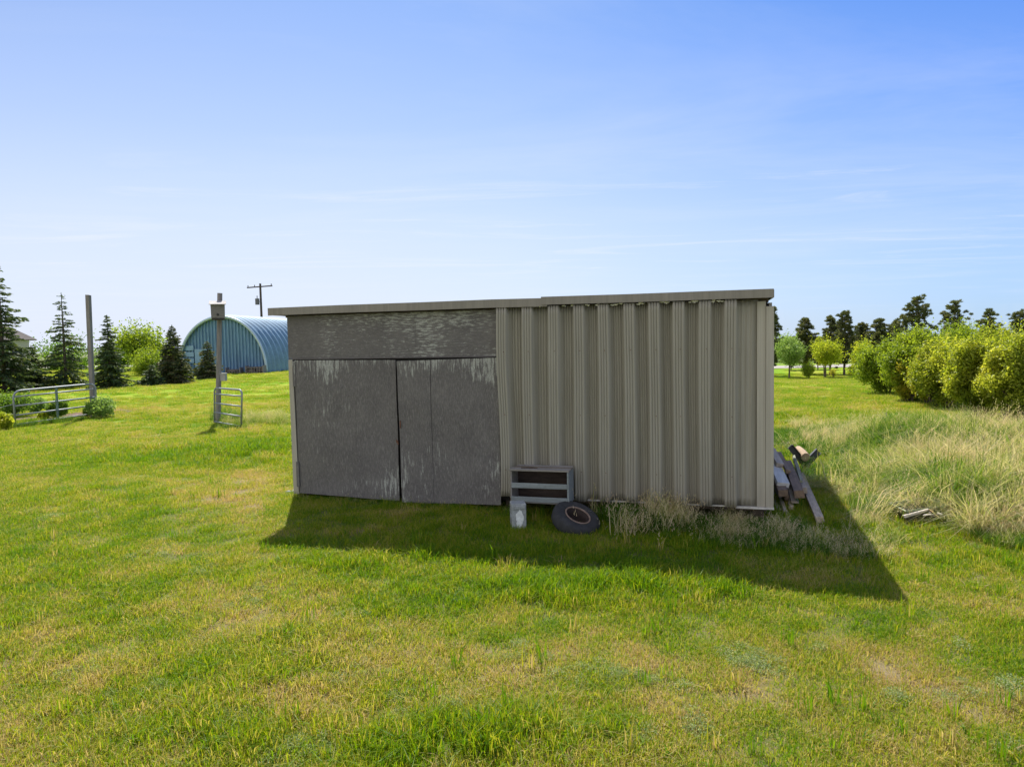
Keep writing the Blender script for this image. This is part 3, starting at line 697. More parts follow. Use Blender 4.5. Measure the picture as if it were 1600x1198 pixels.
# ------------------------------------------------------------------ blue arch building
A_R = at(419, 582); A_L = at(277, 586); D0 = A_R.y
A_L = at(277, 586, dist=D0); cxq = (A_L.x + A_R.x) / 2; rad = (A_R.x - A_L.x) / 2; gz = A_R.z - .05
topz = at(345, 495, dist=D0).z - gz
qn = empty('arch_building', (cxq, D0, gz), 'blue ribbed steel arch building beyond the lawn at left', 'building', rz=-.085)
def arc(t_, k=1.0):
    """t_ 0..1 right foot to left foot; springing vertical at the foot"""
    a = math.pi * t_; return (rad * k * math.cos(a) * (1 - .0 * math.sin(a)), topz * k * (abs(math.sin(a)) ** .93))
V = []; F = []; NL, NA = 30 * 8, 40; Lq = 30.0
for i in range(NL + 1):
    y = Lq * i / NL; ph = (i % 8) / 8; rib = [0, 0, .16, .22, .22, .16, 0, 0][i % 8]
    for j in range(NA + 1):
        x, z = arc(j / NA); l = math.hypot(x, z) or 1; V.append((x * (1 + rib / l), y, z * (1 + rib / l)))
for i in range(NL):
    for j in range(NA): q = i * (NA + 1) + j; F.append((q, q + 1, q + NA + 2, q + NA + 1))
M['blue'] = simple('blue_coated_steel', (.17, .28, .39), .15, 1.5, .62, .15)
M['bluef'] = simple('dull_blue_end_steel', (.16, .29, .44), .2, 1.2, .55, .1, stretch=(3, 3, .4))
link('arch_shell', npmesh('arch_shell', V, F), M['blue'], qn)
e = MB(); npan = 26; 
xsq = []
for k in range(npan):
    x = -rad * .985 + 2 * rad * .985 * k / npan; w = 2 * rad * .985 / npan; xsq += [(x, .35), (x + w * .55, .35), (x + w * .68, .22), (x + w * .87, .22)]
xsq.append((rad * .985, .35)); b = MB()
def hz(x): return topz * (max(0, 1 - (x / rad) ** 2) ** .465) * .995
for (xa, ya), (xb, yb) in zip(xsq[:-1], xsq[1:]): b.quad([(xa, ya, 0), (xb, yb, 0), (xb, yb, hz(xb)), (xa, ya, hz(xa))])
b.build('end_wall', M['bluef'], qn)
b = MB(); b.tube([(arc(j / 48)[0], 0, arc(j / 48)[1]) for j in range(49)], .13, 8); b.build('end_rim', simple('pale_blue_rim', (.42, .53, .60), .1, 3, .4, .3), qn, smooth=True)
b = MB(); xl = at(312, 560, dist=D0).x - cxq; b.box((xl - .6, .16, .0), (xl + .5, .20, 2.2)); 
for k in range(3): b.box((xl - 1.9, .17, 1.0 + k * .55), (xl - .7, .2, 1.4 + k * .55))
b.build('end_door', simple('blue_door', (.22, .36, .5), .15, 2, .4, .2), qn)
b = MB(); b.box((rad * .93, 7, .6), (rad * .99, 11, 2.0)); b.build('side_window', simple('dull_window', (.08, .09, .10), .2, 2, .3), qn)
def pile(px0, px1, pyt, lab):
    A = at(px0, 583); dd = D0 - 1.0; x0 = at(px0, 583, dist=dd).x; x1 = at(px1, 583, dist=dd).x; h = at(px0, pyt, dist=dd).z - gz
    ob_ = empty('firewood_stack', (x0, dd, gz), lab, 'wood stack', 'stacks against the arch building'); rr_ = random.Random(px0)
    e = MB()
    z = .12
    while z < h:
        x = .1
        while x < x1 - x0:
            r_ = rr_.uniform(.08, .13); e.tube([(x, -.35 + rr_.uniform(-.05, .05), z), (x + .02, .3, z)], r_, 7); x += .22
        z += .2
    e.build('logs', simple('stacked_logs', (.17, .145, .12), .45, 4, .9), ob_)
    e = MB(); e.box((0, -.42, .0), (.07, .35, h + .1)); e.build('stack_end', M['pole'], ob_); e = MB(); e.box((x1 - x0 - .05, -.42, 0), (x1 - x0 + .02, .35, h + .1)); e.build('stack_end', M['pole'], ob_)
pile(355, 378, 576, 'low brown wood stack in front of the arch building, nearer the birdhouse post'); pile(386, 414, 573, 'taller wood stack at the right foot of the arch building')

# house behind the big spruce
hp = at(60, 590, dist=72); 
hs = empty('farm_house', (hp.x, 72, 0), 'partly hidden pale house with brown hip roof behind the tallest spruce', 'house', rz=.6)
b = MB(); b.box((-9, 0.4, -.3), (-.6, 8, 3.35)); b.build('wall', simple('cream_siding', (.45, .44, .41), .06, 2, .7), hs)
ez = at(64, 528, dist=72).z; b = MB(); ez2 = at(30, 500, dist=75).z
b.hexa([(-9.7, 0, ez - .15), (.1, 0, ez - .15), (.1, 8.6, ez - .15), (-9.7, 8.6, ez - .15), (-5.5, 4, ez2), (-3.4, 4, ez2), (-3.4, 4.4, ez2), (-5.5, 4.4, ez2)])
b.build('roof', simple('brown_shingles', (.12, .105, .095), .25, 4, .9), hs)
for x in (-7.5, -4.6, -2.2):
    b = MB(); b.box((x, .34, 1.1), (x + 1.0, .39, 2.3)); w_ = b.build('window', simple('house_glass', (.05, .06, .07), .2, 1, .15), hs)
    b = MB(); b.box((x - .08, .3, 2.31), (x + 1.08, .39, 2.4)); b.box((x - .08, .3, 1.0), (x + 1.08, .39, 1.09)); b.box((x - .08, .3, 1.09), (x - .01, .39, 2.31)); b.box((x + 1.01, .3, 1.09), (x + 1.08, .39, 2.31)); b.build('frame', simple('white_trim', (.7, .7, .68), .05), w_)
q = at(151, 592); ub = empty('utility_box', q, 'small grey utility box left of the narrow spruce', 'box')
b = MB(); b.box((-.18, -.12, -.05), (.18, .12, .52)); b.build('cabinet', M['conc'], ub, .02)
b = MB(); b.box((-.2, -.14, .521), (.2, .14, .56)); b.build('lid', M['galv'], ub, .01)

# ------------------------------------------------------------------ trees
def leafquads(C, size, rng, rnd, aspect=1.0, up_bias=0.0, flat=0.0, dirs=None):
    """many small quads at centres C; random orientation or along dirs"""
    n = len(C); size = np.broadcast_to(size, (n,)).reshape(-1, 1)
    if dirs is None: d1 = rng.normal(size=(n, 3)); d1[:, 2] += up_bias
    else: d1 = dirs + rng.normal(size=(n, 3)) * .25
    d1 /= np.linalg.norm(d1, axis=1, keepdims=True) + 1e-9
    r = rng.normal(size=(n, 3)); r[:, 2] *= (1 - flat)
    d2 = np.cross(d1, r); d2 /= np.linalg.norm(d2, axis=1, keepdims=True) + 1e-9
    a = d1 * size * .5; b_ = d2 * size * .5 * aspect
    V = np.stack([C - a, C + b_ * 1.0 - a * .1, C + a, C - b_ * 1.0 - a * .1], 1).reshape(-1, 3)   # rhombic leaf
    F = np.arange(4 * n).reshape(n, 4); return V, F, rnd
def crown_object(name, V, F, rnd, mat, parent): return link(name, npmesh(name, V, F, rnd), mat, parent)

M['bark'] = simple('tree_bark', (.13, .10, .08), .35, 8, .95, stretch=(1, 1, .3), bstr=.7, bdist=.02)
M['spruce'] = leafmat('spruce_needles', [(0, (.03, .06, .025)), (.5, (.08, .125, .045)), (.85, (.18, .22, .07)), (1, (.28, .30, .10))], .4, wnoise=.3)
M['spruceb'] = leafmat('browning_spruce_needles', [(0, (.03, .06, .025)), (.5, (.09, .12, .04)), (.8, (.20, .18, .08)), (1, (.28, .20, .11))], .35, wnoise=.3)
M['pine'] = leafmat('pine_needles', [(0, (.05, .07, .03)), (.6, (.12, .145, .06)), (1, (.25, .21, .10))], .38, wnoise=.3)
M['leafy'] = leafmat('fresh_leaves', [(0, (.08, .14, .012)), (.5, (.20, .28, .018)), (1, (.38, .44, .05))], .55, tboost=1.45, wnoise=.45)
M['leafg'] = leafmat('silvery_green_leaves', [(0, (.10, .20, .04)), (.5, (.22, .34, .08)), (1, (.40, .50, .20))], .5, tboost=1.4, wnoise=.45)
M['leafyel'] = leafmat('yellow_green_leaves', [(0, (.14, .21, .014)), (.5, (.32, .38, .025)), (.85, (.50, .52, .06)), (1, (.54, .44, .06))], .6, tboost=1.5, wnoise=.45)
M['leafshrub'] = leafmat('shrub_leaves', [(0, (.09, .16, .012)), (.45, (.25, .30, .022)), (.8, (.46, .48, .06)), (1, (.60, .58, .12))], .5, tboost=1.6, wnoise=.5)
M['leafdk'] = leafmat('dark_shrub_leaves', [(0, (.05, .12, .014)), (.5, (.12, .22, .025)), (1, (.24, .35, .05))], .5, tboost=1.4, wnoise=.45)
M['leafor'] = leafmat('orange_tinged_leaves', [(0, (.14, .19, .02)), (.5, (.33, .34, .035)), (1, (.60, .42, .06))], .6, tboost=1.4, wnoise=.4)

def spruce(base, H, Wd, seed, label, group=None, mat='spruce', name='spruce_tree', dens=1.0, top_r=.0, open_=0., leaf=.2):
    rng = np.random.RandomState(seed); e = empty(name, base, label, 'tree', group)
    tb = MB(); tb.tube([(0, 0, -.1), (0, 0, H * .5), (0, 0, H * .99)], [H * .018, H * .012, .01], 8)
    Cs, Ds, Sz = [], [], []
    z = H * .03
    while z < H * .97:
        f_ = 1 - z / H; L0 = Wd / 2 * (f_ ** .85) * (1 - .25 * max(0, .12 - z / H) / .12)
        nb = max(4, int((5 + 6 * f_) * dens)); off = rng.rand() * 6.28
        z0_ = z
        for k in range(nb):
            z = z0_ + rng.normal() * H * .012
            a = off + 6.283 * k / nb + rng.normal() * .35; L = L0 * rng.uniform(.35, 1.2) + .08; rise = rng.uniform(.0, .38) * (1 - f_) - .14 * f_
            dirv = np.array([math.cos(a), math.sin(a), 0]); nseg = max(5, int(L / leaf * 4.0 * dens))
            tt = np.sqrt(rng.rand(nseg * 2)) if open_ == 0 else rng.uniform(.2, 1, nseg * 2)
            sag = -.26 * L * tt ** 2 + L * rise * tt + .16 * L * tt ** 3.2
            side = rng.normal(size=len(tt)) * (.05 + .12 * L * (1.1 - tt) * .9)
            sv = np.array([-dirv[1], dirv[0], 0])
            C = dirv[None] * (tt * L)[:, None] + sv[None] * side[:, None]; C[:, 2] += z + sag - rng.rand(len(tt)) * .10 * min(1, L)
            D = dirv[None] * .8 + sv[None] * np.sign(side)[:, None] * .6 + np.array([0, 0, -.35])
            Cs.append(C); Ds.append(np.broadcast_to(D, C.shape)); Sz.append(np.full(len(tt), leaf * (.6 + .5 * min(1, L))))
            if k % 2 == 0 and L > .3: tb.tube([(0, 0, z), tuple(dirv * L * .5 + np.array([0, 0, z + L * .5 * rise - .045 * L])), tuple(dirv * L * .9 + np.array([0, 0, z + L * rise * .9 - .10 * L]))], [.022, .014, .005], 4, cap=False)
        z = z0_ + max(.09, H * .022) * (1 + open_) * rng.uniform(.8, 1.25)
    C = np.concatenate(Cs); D = np.concatenate(Ds); s = np.concatenate(Sz)
    tipz = np.linspace(H * .93, H * 1.0, 14); C = np.concatenate([C, np.stack([rng.normal(size=14) * .02, rng.normal(size=14) * .02, tipz], 1)]); D = np.concatenate([D, np.tile([[0, 0, 1.]], (14, 1))]); s = np.concatenate([s, np.full(14, leaf * .6)])
    V, F, r_ = leafquads(C, s, rng, rng.rand(len(C)), .38, dirs=D)
    tb.build('trunk', M['bark'], e); crown_object('crown', V, F, r_, M[mat], e); return e

def pine(base, H, Wd, seed, label, group, leaf=.30):
    rng = np.random.RandomState(seed); e = empty('pine_tree', base, label, 'tree', group)
    tb = MB(); bend = rng.normal(size=2) * .08
    tb.tube([(0, 0, -.1), (bend[0], bend[1], H * .55), (0, 0, H * .97)], [H * .020, H * .013, .015], 8)
    Cs, Ds = [], []; nb = int(92 * (1 + rng.rand() * .3))
    for k in range(nb):
        zf = .14 + .86 * (k + rng.rand()) / nb; z = H * min(zf, .97); env = (1 - zf) ** .85 * (.6 + .4 * min(1, (zf - .05) / .25)) + .05
        L = Wd / 2 * env * rng.uniform(.45, 1.18); a = rng.rand() * 6.28; dirv = np.array([math.cos(a), math.sin(a), .45 + .5 * rng.rand()])
        tipv = np.array([0, 0, z]) + dirv * L; tb.tube([(0, 0, z - .05), tuple(np.array([0, 0, z]) + dirv * L * .5 - [0, 0, .06]), tuple(tipv)], [.03, .02, .008], 4, cap=False)
        for q in range(3 if L > .5 else 1):
            c = tipv - dirv * L * .30 * q + rng.normal(size=3) * [.10, .10, .07] * (1 + q)
            m_ = 40; dd = rng.normal(size=(m_, 3)); dd[:, 2] = np.abs(dd[:, 2]) * 1.4 + .2; dd /= np.linalg.norm(dd, axis=1, keepdims=True)
            R = leaf * rng.uniform(.8, 1.25) * (H / 6) ** .5
            Cs.append(c + dd * R * .5); Ds.append(dd * 4)
            sz = R
    C = np.concatenate(Cs); D = np.concatenate(Ds)
    V, F, r_ = leafquads(C, leaf * .95, rng, rng.rand(len(C)), .22, dirs=D)
    tb.build('trunk', M['bark'], e); crown_object('crown', V, F, r_, M['pine'], e); return e

def broad(base, H, Wd, seed, label, group=None, mat='leafy', name='broadleaf_tree', trunk_h=.25, leaf=.10, n=9000, nl=26, stems=1, squash=1.0, low=0., cat='tree', Dp=None, shell=.5, lobe=.42, ext=1.0):
    """trunk and limbs to lobes spread through an uneven ellipsoid; each lobe a cloud of leaves"""
    rng = np.random.RandomState(seed); e = empty(name, base, label, cat, group); Dp = Dp or Wd
    tb = MB(); cz = H * (trunk_h + (1 - trunk_h) / 2); rz = H * (1 - trunk_h) / 2
    lob = []
    for k in range(nl):
        d = rng.normal(size=3); d /= np.linalg.norm(d); r_ = (rng.rand() ** shell) * .74
        r_ = r_ * ext
        lob.append((np.array([d[0] * Wd / 2 * r_, d[1] * Dp / 2 * r_, cz + d[2] * rz * r_]), rng.uniform(.7, 1.15)))
    for k in range(stems):
        a0 = rng.rand() * 6.28; so_ = np.array([math.cos(a0), math.sin(a0), 0]) * (.06 * Wd if stems > 1 else 0)
        hub = so_ * 2.2 + np.array([rng.normal() * .05, rng.normal() * .05, H * (trunk_h + .12)])
        tb.tube([tuple(so_ + [0, 0, -.1]), tuple((so_ + hub) / 2 + rng.normal(size=3) * .02), tuple(hub)], [H * .022, H * .018, H * .014], 7)
        for j, (c, s) in enumerate(lob):
            if j % stems == k: tb.tube([tuple(hub), tuple((hub + c) / 2 + rng.normal(size=3) * .06 * Wd * .3), tuple(c)], [H * .009, H * .006, .006], 4, cap=False)
    Cs = []
    for c, s in lob:
        m_ = int(n / nl * s); rr = Wd * lobe * .5 * s; d = rng.normal(size=(m_, 3)); d /= np.linalg.norm(d, axis=1, keepdims=True)
        rad_ = rng.rand(m_, 1) ** .45; p_ = c + d * rad_ * rr * [1, Dp / Wd, min(1.0, rz / (Wd / 2)) * squash]; Cs.append(p_)
        m2 = int(m_ * .14); tw = rng.normal(size=(m2, 3)); tw /= np.linalg.norm(tw, axis=1, keepdims=True); Cs.append(c + tw * rr * rng.uniform(.95, 1.28, (m2, 1)) * [1, Dp / Wd, 1])
    if leaf >= .065 and H > 1.5:
        for c, s in lob:
            rr = Wd * lobe * .5 * s
            for q in range(9):
                d = rng.normal(size=3); d[2] = abs(d[2]) * .9 + .25; d /= np.linalg.norm(d); m3 = max(6, int(n / nl * .035)); tt = rng.uniform(.6, 1.75, m3)
                Cs.append(c + d * (tt * rr)[:, None] + np.array([0, 0, 1.]) * (.10 * rr * tt ** 2)[:, None] + rng.normal(size=(m3, 3)) * leaf * .55)
    C = np.concatenate(Cs); C[:, 2] = np.where(C[:, 2] < low + .03, low + .03 + rng.rand(len(C)) * .35 * H * .4, C[:, 2])
    V, F, r_ = leafquads(C, leaf * rng.uniform(.65, 1.3, len(C)), rng, rng.rand(len(C)), .62)
    tb.build('trunk' if name.endswith('tree') else 'stems', M['bark'], e); crown_object('crown' if name.endswith('tree') else 'foliage', V, F, r_, M[mat], e); return e

def place(px, pyb, pyt, wpx, dist=None):
    b_ = at(px, pyb) if dist is None else None
    if dist is not None:
        q = at(px, pyb, dist=dist); b_ = Vector((q.x, q.y, T(q.x, q.y)))
    b_.z = T(b_.x, b_.y); t_ = at(px, pyt, dist=b_.y); return b_, t_.z - b_.z, wpx / FPX * b_.y
GS = 'spruces along the left lawn'
b_, H, w_ = place(8, 613, 411, 125); spruce(b_, H, w_, 1, 'tallest dark spruce at the left edge of the photo', GS, leaf=.24, dens=1.0, open_=.35)
b_, H, w_ = place(104, 606, 457, 88); spruce(b_, H, w_, 2, 'open-branched spruce just left of the tall bare post', GS, leaf=.21, open_=.9, dens=.9)
b_, H, w_ = place(173, 606, 492, 66); spruce(b_, H, w_, 3, 'narrow dark spruce just right of the tall bare post', GS, leaf=.2, dens=1.1, open_=.2)
b_, H, w_ = place(52, 609, 540, 80); spruce(b_, H, w_, 4, 'low spreading spruce between the tallest and the open-branched one', GS, leaf=.22)
b_, H, w_ = place(273, 599, 508, 62); spruce(b_, H, w_, 5, 'brown-tinged spruce left of the arch building', GS, mat='spruceb', leaf=.2, dens=1.2)
b_, H, w_ = place(326, 592, 533, 52); spruce(b_, H, w_, 6, 'small spruce in front of the arch building behind the birdhouse post', GS, mat='spruceb', leaf=.18, dens=1.1)
b_, H, w_ = place(238, 602, 570, 52); spruce(b_, H, w_, 7, 'dwarf spruce bush in front of the clipped hedge', GS, leaf=.2, dens=1.3)
b_, H, w_ = place(222, 588, 518, 92, dist=74); broad(b_, H, w_, 8, 'round bright green tree behind the clipped hedge', mat='leafy', leaf=.24, n=9000, trunk_h=.1)
b_, H, w_ = place(188, 588, 545, 60, dist=80); broad(b_, H, w_, 81, 'lower green tree left of the round tree behind the hedge', mat='leafdk', leaf=.24, n=6000, trunk_h=.05)
b_, H, w_ = place(103, 600, 556, 110, dist=84); broad(b_, H, w_, 82, 'broad low bush far behind the open-branched spruce', mat='leafdk', name='round_bush', cat='bush', leaf=.26, n=6000, trunk_h=.02)
b_, H, w_ = place(231, 588, 557, 52, dist=61); broad(b_, H, w_, 9, 'clipped rounded hedge bush with bright top', mat='leafy', name='clipped_bush', cat='bush', leaf=.12, n=12000, trunk_h=.0, lobe=.6, nl=34)
b_, H, w_ = place(262, 590, 561, 40, dist=61); broad(b_, H, w_, 91, 'second clipped bush right of the rounded hedge bush', mat='leafdk', name='clipped_bush', cat='bush', leaf=.12, n=9000, trunk_h=.0, lobe=.6)
GH = 'bushes in the mulch bed by the long gate'
for i, (px, pb, pt, wp, mt, lab) in enumerate([(22, 652, 608, 66, 'leafdk', 'largest leafy bush behind the left end of the long gate'), (52, 646, 618, 34, 'leafg', 'pale leafy bush behind the left half of the long gate'),
        (91, 655, 617, 30, 'leafdk', 'upright dark bush behind the middle of the long gate'), (160, 653, 621, 46, 'leafg', 'rounded bush just right of the tall bare post'), (137, 651, 634, 16, 'leafdk', 'small bush left of the tall bare post foot'), (8, 672, 646, 26, 'leafyel', 'small pale bush below the left end of the long gate'), (70, 655, 638, 16, 'leafyel', 'small yellowish bush behind the long gate brace')]):
    b_, H, w_ = place(px, pb, pt, wp); broad(b_, H, w_, 100 + i, lab, GH, mat=mt, name='garden_bush', cat='bush', leaf=.07, n=5000, trunk_h=0, lobe=.5, nl=18)
# right: pines, small trees, shrubs
GP = 'pines in the row beyond the right lawn'
for i, (px, pt, wp, dd, lab) in enumerate([(1206, 482, 34, 76, 'pine half hidden by the right corner of the shed'), (1258, 500, 44, 78, 'pine behind the silvery round tree'), (1297, 496, 36, 77, 'left one of the close pine pair'),
        (1319, 488, 42, 75, 'tallest pine left of the shrub bank, with bare lower trunk'), (1347, 507, 38, 79, 'pine behind the small tree at the shrub bank end'), (1374, 500, 44, 77, 'pine rising just left of the shrub bank'), (1398, 505, 34, 77, 'small pine half behind the shrub bank end'), (1432, 465, 62, 62, 'tallest pine above the shrub bank'),
        (1491, 473, 60, 62, 'second tall pine above the shrub bank'), (1543, 488, 52, 62, 'broad-topped pine above the shrub bank'), (1592, 489, 52, 62, 'pine at the right edge of the photo'), (1236, 530, 40, 88, 'low distant pine between the silvery tree and the shed'), (1278, 530, 40, 88, 'low distant pine between two small trees'), (1338, 528, 50, 88, 'low distant pine behind the yellow-green trees'), (1364, 532, 46, 88, 'low distant pine next to the shrub bank')]):
    b_, H, w_ = place(px, 580, pt, wp * 1.45, dist=dd); pine(b_, H, w_, 20 + i, lab, GP, leaf=.30 if dd < 70 else .34)
GB = 'small trees at the end of the right lawn'
b_, H, w_ = place(1233, 585, 523, 52, dist=71); broad(b_, H, w_, 40, 'silvery green round tree nearest the shed, on a thin trunk', GB, mat='leafg', leaf=.13, n=9000, trunk_h=.2)
b_, H, w_ = place(1291, 586, 529, 56, dist=71); broad(b_, H, w_, 41, 'yellow-green round tree on forked trunk, middle of the lawn edge', GB, mat='leafyel', leaf=.13, n=9000, trunk_h=.2, stems=2)
b_, H, w_ = place(1348, 587, 531, 44, dist=68); broad(b_, H, w_, 42, 'loose yellow-green tree next to the shrub bank', GB, mat='leafyel', leaf=.13, n=7000, trunk_h=.08, stems=2)
b_, H, w_ = place(1263, 592, 565, 22); broad(b_, H, w_, 43, 'low bright green sapling between the silvery and the yellow-green tree', GB, mat='leafy', name='sapling_tree', leaf=.10, n=2500, trunk_h=.02)
b_, H, w_ = place(1302, 592, 573, 13); broad(b_, H, w_, 44, 'tiny orange-green sapling right of the forked tree', GB, mat='leafor', name='sapling_tree', leaf=.08, n=700, trunk_h=.08)
b_, H, w_ = place(1332, 590, 567, 16); broad(b_, H, w_, 45, 'small yellowish sapling left of the shrub bank', GB, mat='leafyel', name='sapling_tree', leaf=.09, n=1200, trunk_h=.05)
GK = 'shrubs in the bank at right'
for i, (px, pb, pt, wp, mt, lab, lf, nn) in enumerate([(1383, 614, 533, 84, 'leafy', 'bright green shrub at the left end of the shrub bank', .10, 15000), (1432, 625, 511, 100, 'leafy', 'tall green domed shrub second from the left end of the bank', .10, 20000),
        (1422, 627, 550, 50, 'leafor', 'orange-tinged shrub low in front of the domed shrub', .09, 8000), (1452, 632, 548, 52, 'leafor', 'orange-topped shrub tucked between domed and central shrubs', .09, 7000), (1478, 636, 522, 96, 'leafshrub', 'central yellow-green shrub of the bank', .085, 20000), (1530, 650, 517, 104, 'leafshrub', 'large yellow-green shrub right of the centre of the bank', .08, 24000),
        (1590, 660, 518, 110, 'leafshrub', 'large shrub filling the right edge of the photo', .075, 26000), (1500, 600, 508, 110, 'leafy', 'taller green shrub behind the centre of the bank', .11, 14000), (1640, 640, 512, 130, 'leafshrub', 'shrub cut by the right edge of the photo', .1, 14000), (1565, 600, 512, 110, 'leafshrub', 'shrub behind the right part of the bank', .11, 12000)]):
    b_, H, w_ = place(px, pb, pt, wp * 1.15); broad(b_, H, w_, 60 + i, lab, GK, mat=mt, name='bank_shrub', cat='shrub', leaf=lf * .8, n=int(nn * 1.35), trunk_h=-.03, stems=4, lobe=.24, nl=95, shell=.32, Dp=w_ * .9, ext=1.13)

# ------------------------------------------------------------------ grass: one object per kind of cover, clumps instanced over it
def tuft(name, n, R, h0, h1, w, lean, mat, seed, seeds=False, drop=.25, comb=(0, 0), flatv=None):
    rng = np.random.RandomState(seed); V = []; F = []; rn = []
    for i in range(n):
        a = rng.rand() * 6.283; r = R * math.sqrt(rng.rand()); bx, by = r * math.cos(a), r * math.sin(a); h = rng.uniform(h0, h1)
        la = rng.rand() * 6.283; lm = abs(rng.normal()) * lean * h; dx, dy = lm * math.cos(la) + comb[0] * h, lm * math.sin(la) + comb[1] * h
        fa = rng.rand() * 3.14; wx, wy = math.cos(fa) * w / 2, math.sin(fa) * w / 2; q = len(V); ww = rng.uniform(.7, 1.3); wx *= ww; wy *= ww
        V += [(bx - wx, by - wy, -.01), (bx + wx, by + wy, -.01), (bx + wx * .85 + dx * .35, by + wy * .85 + dy * .35, h * .55), (bx - wx * .85 + dx * .35, by - wy * .85 + dy * .35, h * .55), (bx + dx, by + dy, h * (1 - drop * min(1, (lm / (h + 1e-6)))))]
        F += [(q, q + 1, q + 2, q + 3), (q + 3, q + 2, q + 4)]; c = rng.rand(); rn += [c, c]
        if seeds and rng.rand() < .7:
            tx, ty_, tz = V[-1]
            for k in range(5):
                q = len(V); f_ = k * .02; o3 = rng.normal(size=3) * .010; L = rng.uniform(.02, .04)
                cx_, cy_, cz_ = tx + o3[0] - dx * f_ * .8, ty_ + o3[1] - dy * f_ * .8, tz - f_ * 1.1 + o3[2]
                V += [(cx_ - .004, cy_, cz_ - L / 2), (cx_ + .004, cy_ + .002, cz_ - L / 2), (cx_ + o3[0], cy_ + o3[1], cz_ + L / 2)]; F.append((q, q + 1, q + 2)); rn.append(min(1, c * .3 + .7))
    me = bpy.data.meshes.new(name); me.from_pydata(V, [], F); at2 = me.attributes.new('rnd', 'FLOAT', 'FACE'); at2.data.foreach_set('value', np.array(rn, np.float32))
    me.materials.append(M[mat]); return bpy.data.objects.new(name, me)
def forb(name, n, R, h, lf, mat, seed):
    rng = np.random.RandomState(seed); C = rng.normal(size=(n, 3)) * [R * .5, R * .5, 0]; C[:, 2] = rng.rand(n) * h * np.exp(-(C[:, 0] ** 2 + C[:, 1] ** 2) / (R * R))
    V, F, r_ = leafquads(C, lf, rng, rng.rand(n), .4, up_bias=.5); me = npmesh(name, V, F, r_); me.materials.append(M[mat]); return bpy.data.objects.new(name, me)
def scatter(name, variants, pts, rot, scl, idx, dry, label):
    me = bpy.data.meshes.new(name); n = len(pts); me.vertices.add(n); me.vertices.foreach_set('co', np.asarray(pts, np.float32).ravel())
    for nm, arr, ty_ in (('rotz', rot, 'FLOAT'), ('scl', scl, 'FLOAT'), ('dry', dry, 'FLOAT')):
        a_ = me.attributes.new(nm, ty_, 'POINT'); a_.data.foreach_set('value', np.asarray(arr, np.float32))
    a_ = me.attributes.new('idx', 'INT', 'POINT'); a_.data.foreach_set('value', np.asarray(idx, np.int32))
    ob = link(name, me); tag(ob, label, None, None, 'stuff')
    cn = bpy.data.collections.new(name + '_clumps')
    for v in variants: cn.objects.link(v)
    g_ = bpy.data.node_groups.new(name, 'GeometryNodeTree'); g_.interface.new_socket('Geometry', in_out='INPUT', socket_type='NodeSocketGeometry'); g_.interface.new_socket('Geometry', in_out='OUTPUT', socket_type='NodeSocketGeometry')
    i_ = g_.nodes.new('NodeGroupInput'); o_ = g_.nodes.new('NodeGroupOutput'); ip = g_.nodes.new('GeometryNodeInstanceOnPoints'); ci = g_.nodes.new('GeometryNodeCollectionInfo')
    ci.inputs['Collection'].default_value = cn; ci.inputs['Separate Children'].default_value = True; ci.inputs['Reset Children'].default_value = True; ip.inputs['Pick Instance'].default_value = True
    def att(nm, ty_): q = g_.nodes.new('GeometryNodeInputNamedAttribute'); q.data_type = ty_; q.inputs[0].default_value = nm; return [s for s in q.outputs if s.enabled][0]
    L = g_.links.new; L(i_.outputs[0], ip.inputs['Points']); L(ci.outputs[0], ip.inputs['Instance']); L(att('idx', 'INT'), ip.inputs['Instance Index'])
    cxy = g_.nodes.new('ShaderNodeCombineXYZ'); L(att('rotz', 'FLOAT'), cxy.inputs[2]); L(cxy.outputs[0], ip.inputs['Rotation']); L(att('scl', 'FLOAT'), ip.inputs['Scale']); L(ip.outputs[0], o_.inputs[0])
    md = ob.modifiers.new('scatter', 'NODES'); md.node_group = g_; return ob
rng = np.random.RandomState(5)
cs, sn = math.cos(YAW), math.sin(YAW)
def in_shed(x, y, mrg=.0):
    dx = x - SO.x; dy = y - SO.y; u = dx * cs - dy * sn; v = dx * sn + dy * cs
    return (u > -mrg) & (u < SW + mrg) & (v > -mrg) & (v < SD + mrg)
def view_pts(n, y0, y1, half=.80, power=1.0):
    y = y0 + (y1 - y0) * rng.rand(n) ** power; x = (rng.rand(n) * 2 - 1) * (half * y + .6); return x, y
# short lawn
vs = [tuft('lawn_clump_a', 85, .17, .03, .08, .0055, .95, 'lawn', 1), tuft('lawn_clump_b', 80, .17, .02, .06, .0062, 1.5, 'lawn', 2), tuft('lawn_clump_c', 64, .14, .05, .12, .006, .8, 'lawn', 3), tuft('lawn_clump_d', 56, .11, .08, .17, .0065, .55, 'lawn', 4)]
def make_lawn(name, n, y0, y1, scale, label, power=1.0, lush_gain=1.0):
    x, y = view_pts(n, y0, y1, power=power); d = dryness(x, y); lu = lushness(x, y) * lush_gain
    bA = at(-40, 664); bB = at(140, 652); bu = (x - bA.x) / (bB.x - bA.x); bl = bA.y + (bB.y - bA.y) * bu
    inbed = (bu > 0) & (bu < 1) & (y > bl + .35) & (y < bl + 2.0)
    keep = ~inbed & ~in_shed(x, y, -.1) & (rng.rand(n) < 1.12 - d * .45); x, y, d, lu = x[keep], y[keep], d[keep], lu[keep]; m_ = len(x)
    r_ = rng.rand(m_) * .75 + lu * .8 - .05; idx = np.where(r_ > 1.15, 3, np.where(r_ > .85, 2, (rng.rand(m_) > .5).astype(int)))
    sc = scale * rng.uniform(.75, 1.25, m_) * (.8 + .35 * lu)
    return scatter(name, vs, np.stack([x, y, terr(x, y)], 1), rng.rand(m_) * 6.28, sc, idx, np.clip(d + rng.normal(size=m_) * .06, 0, 1), label)
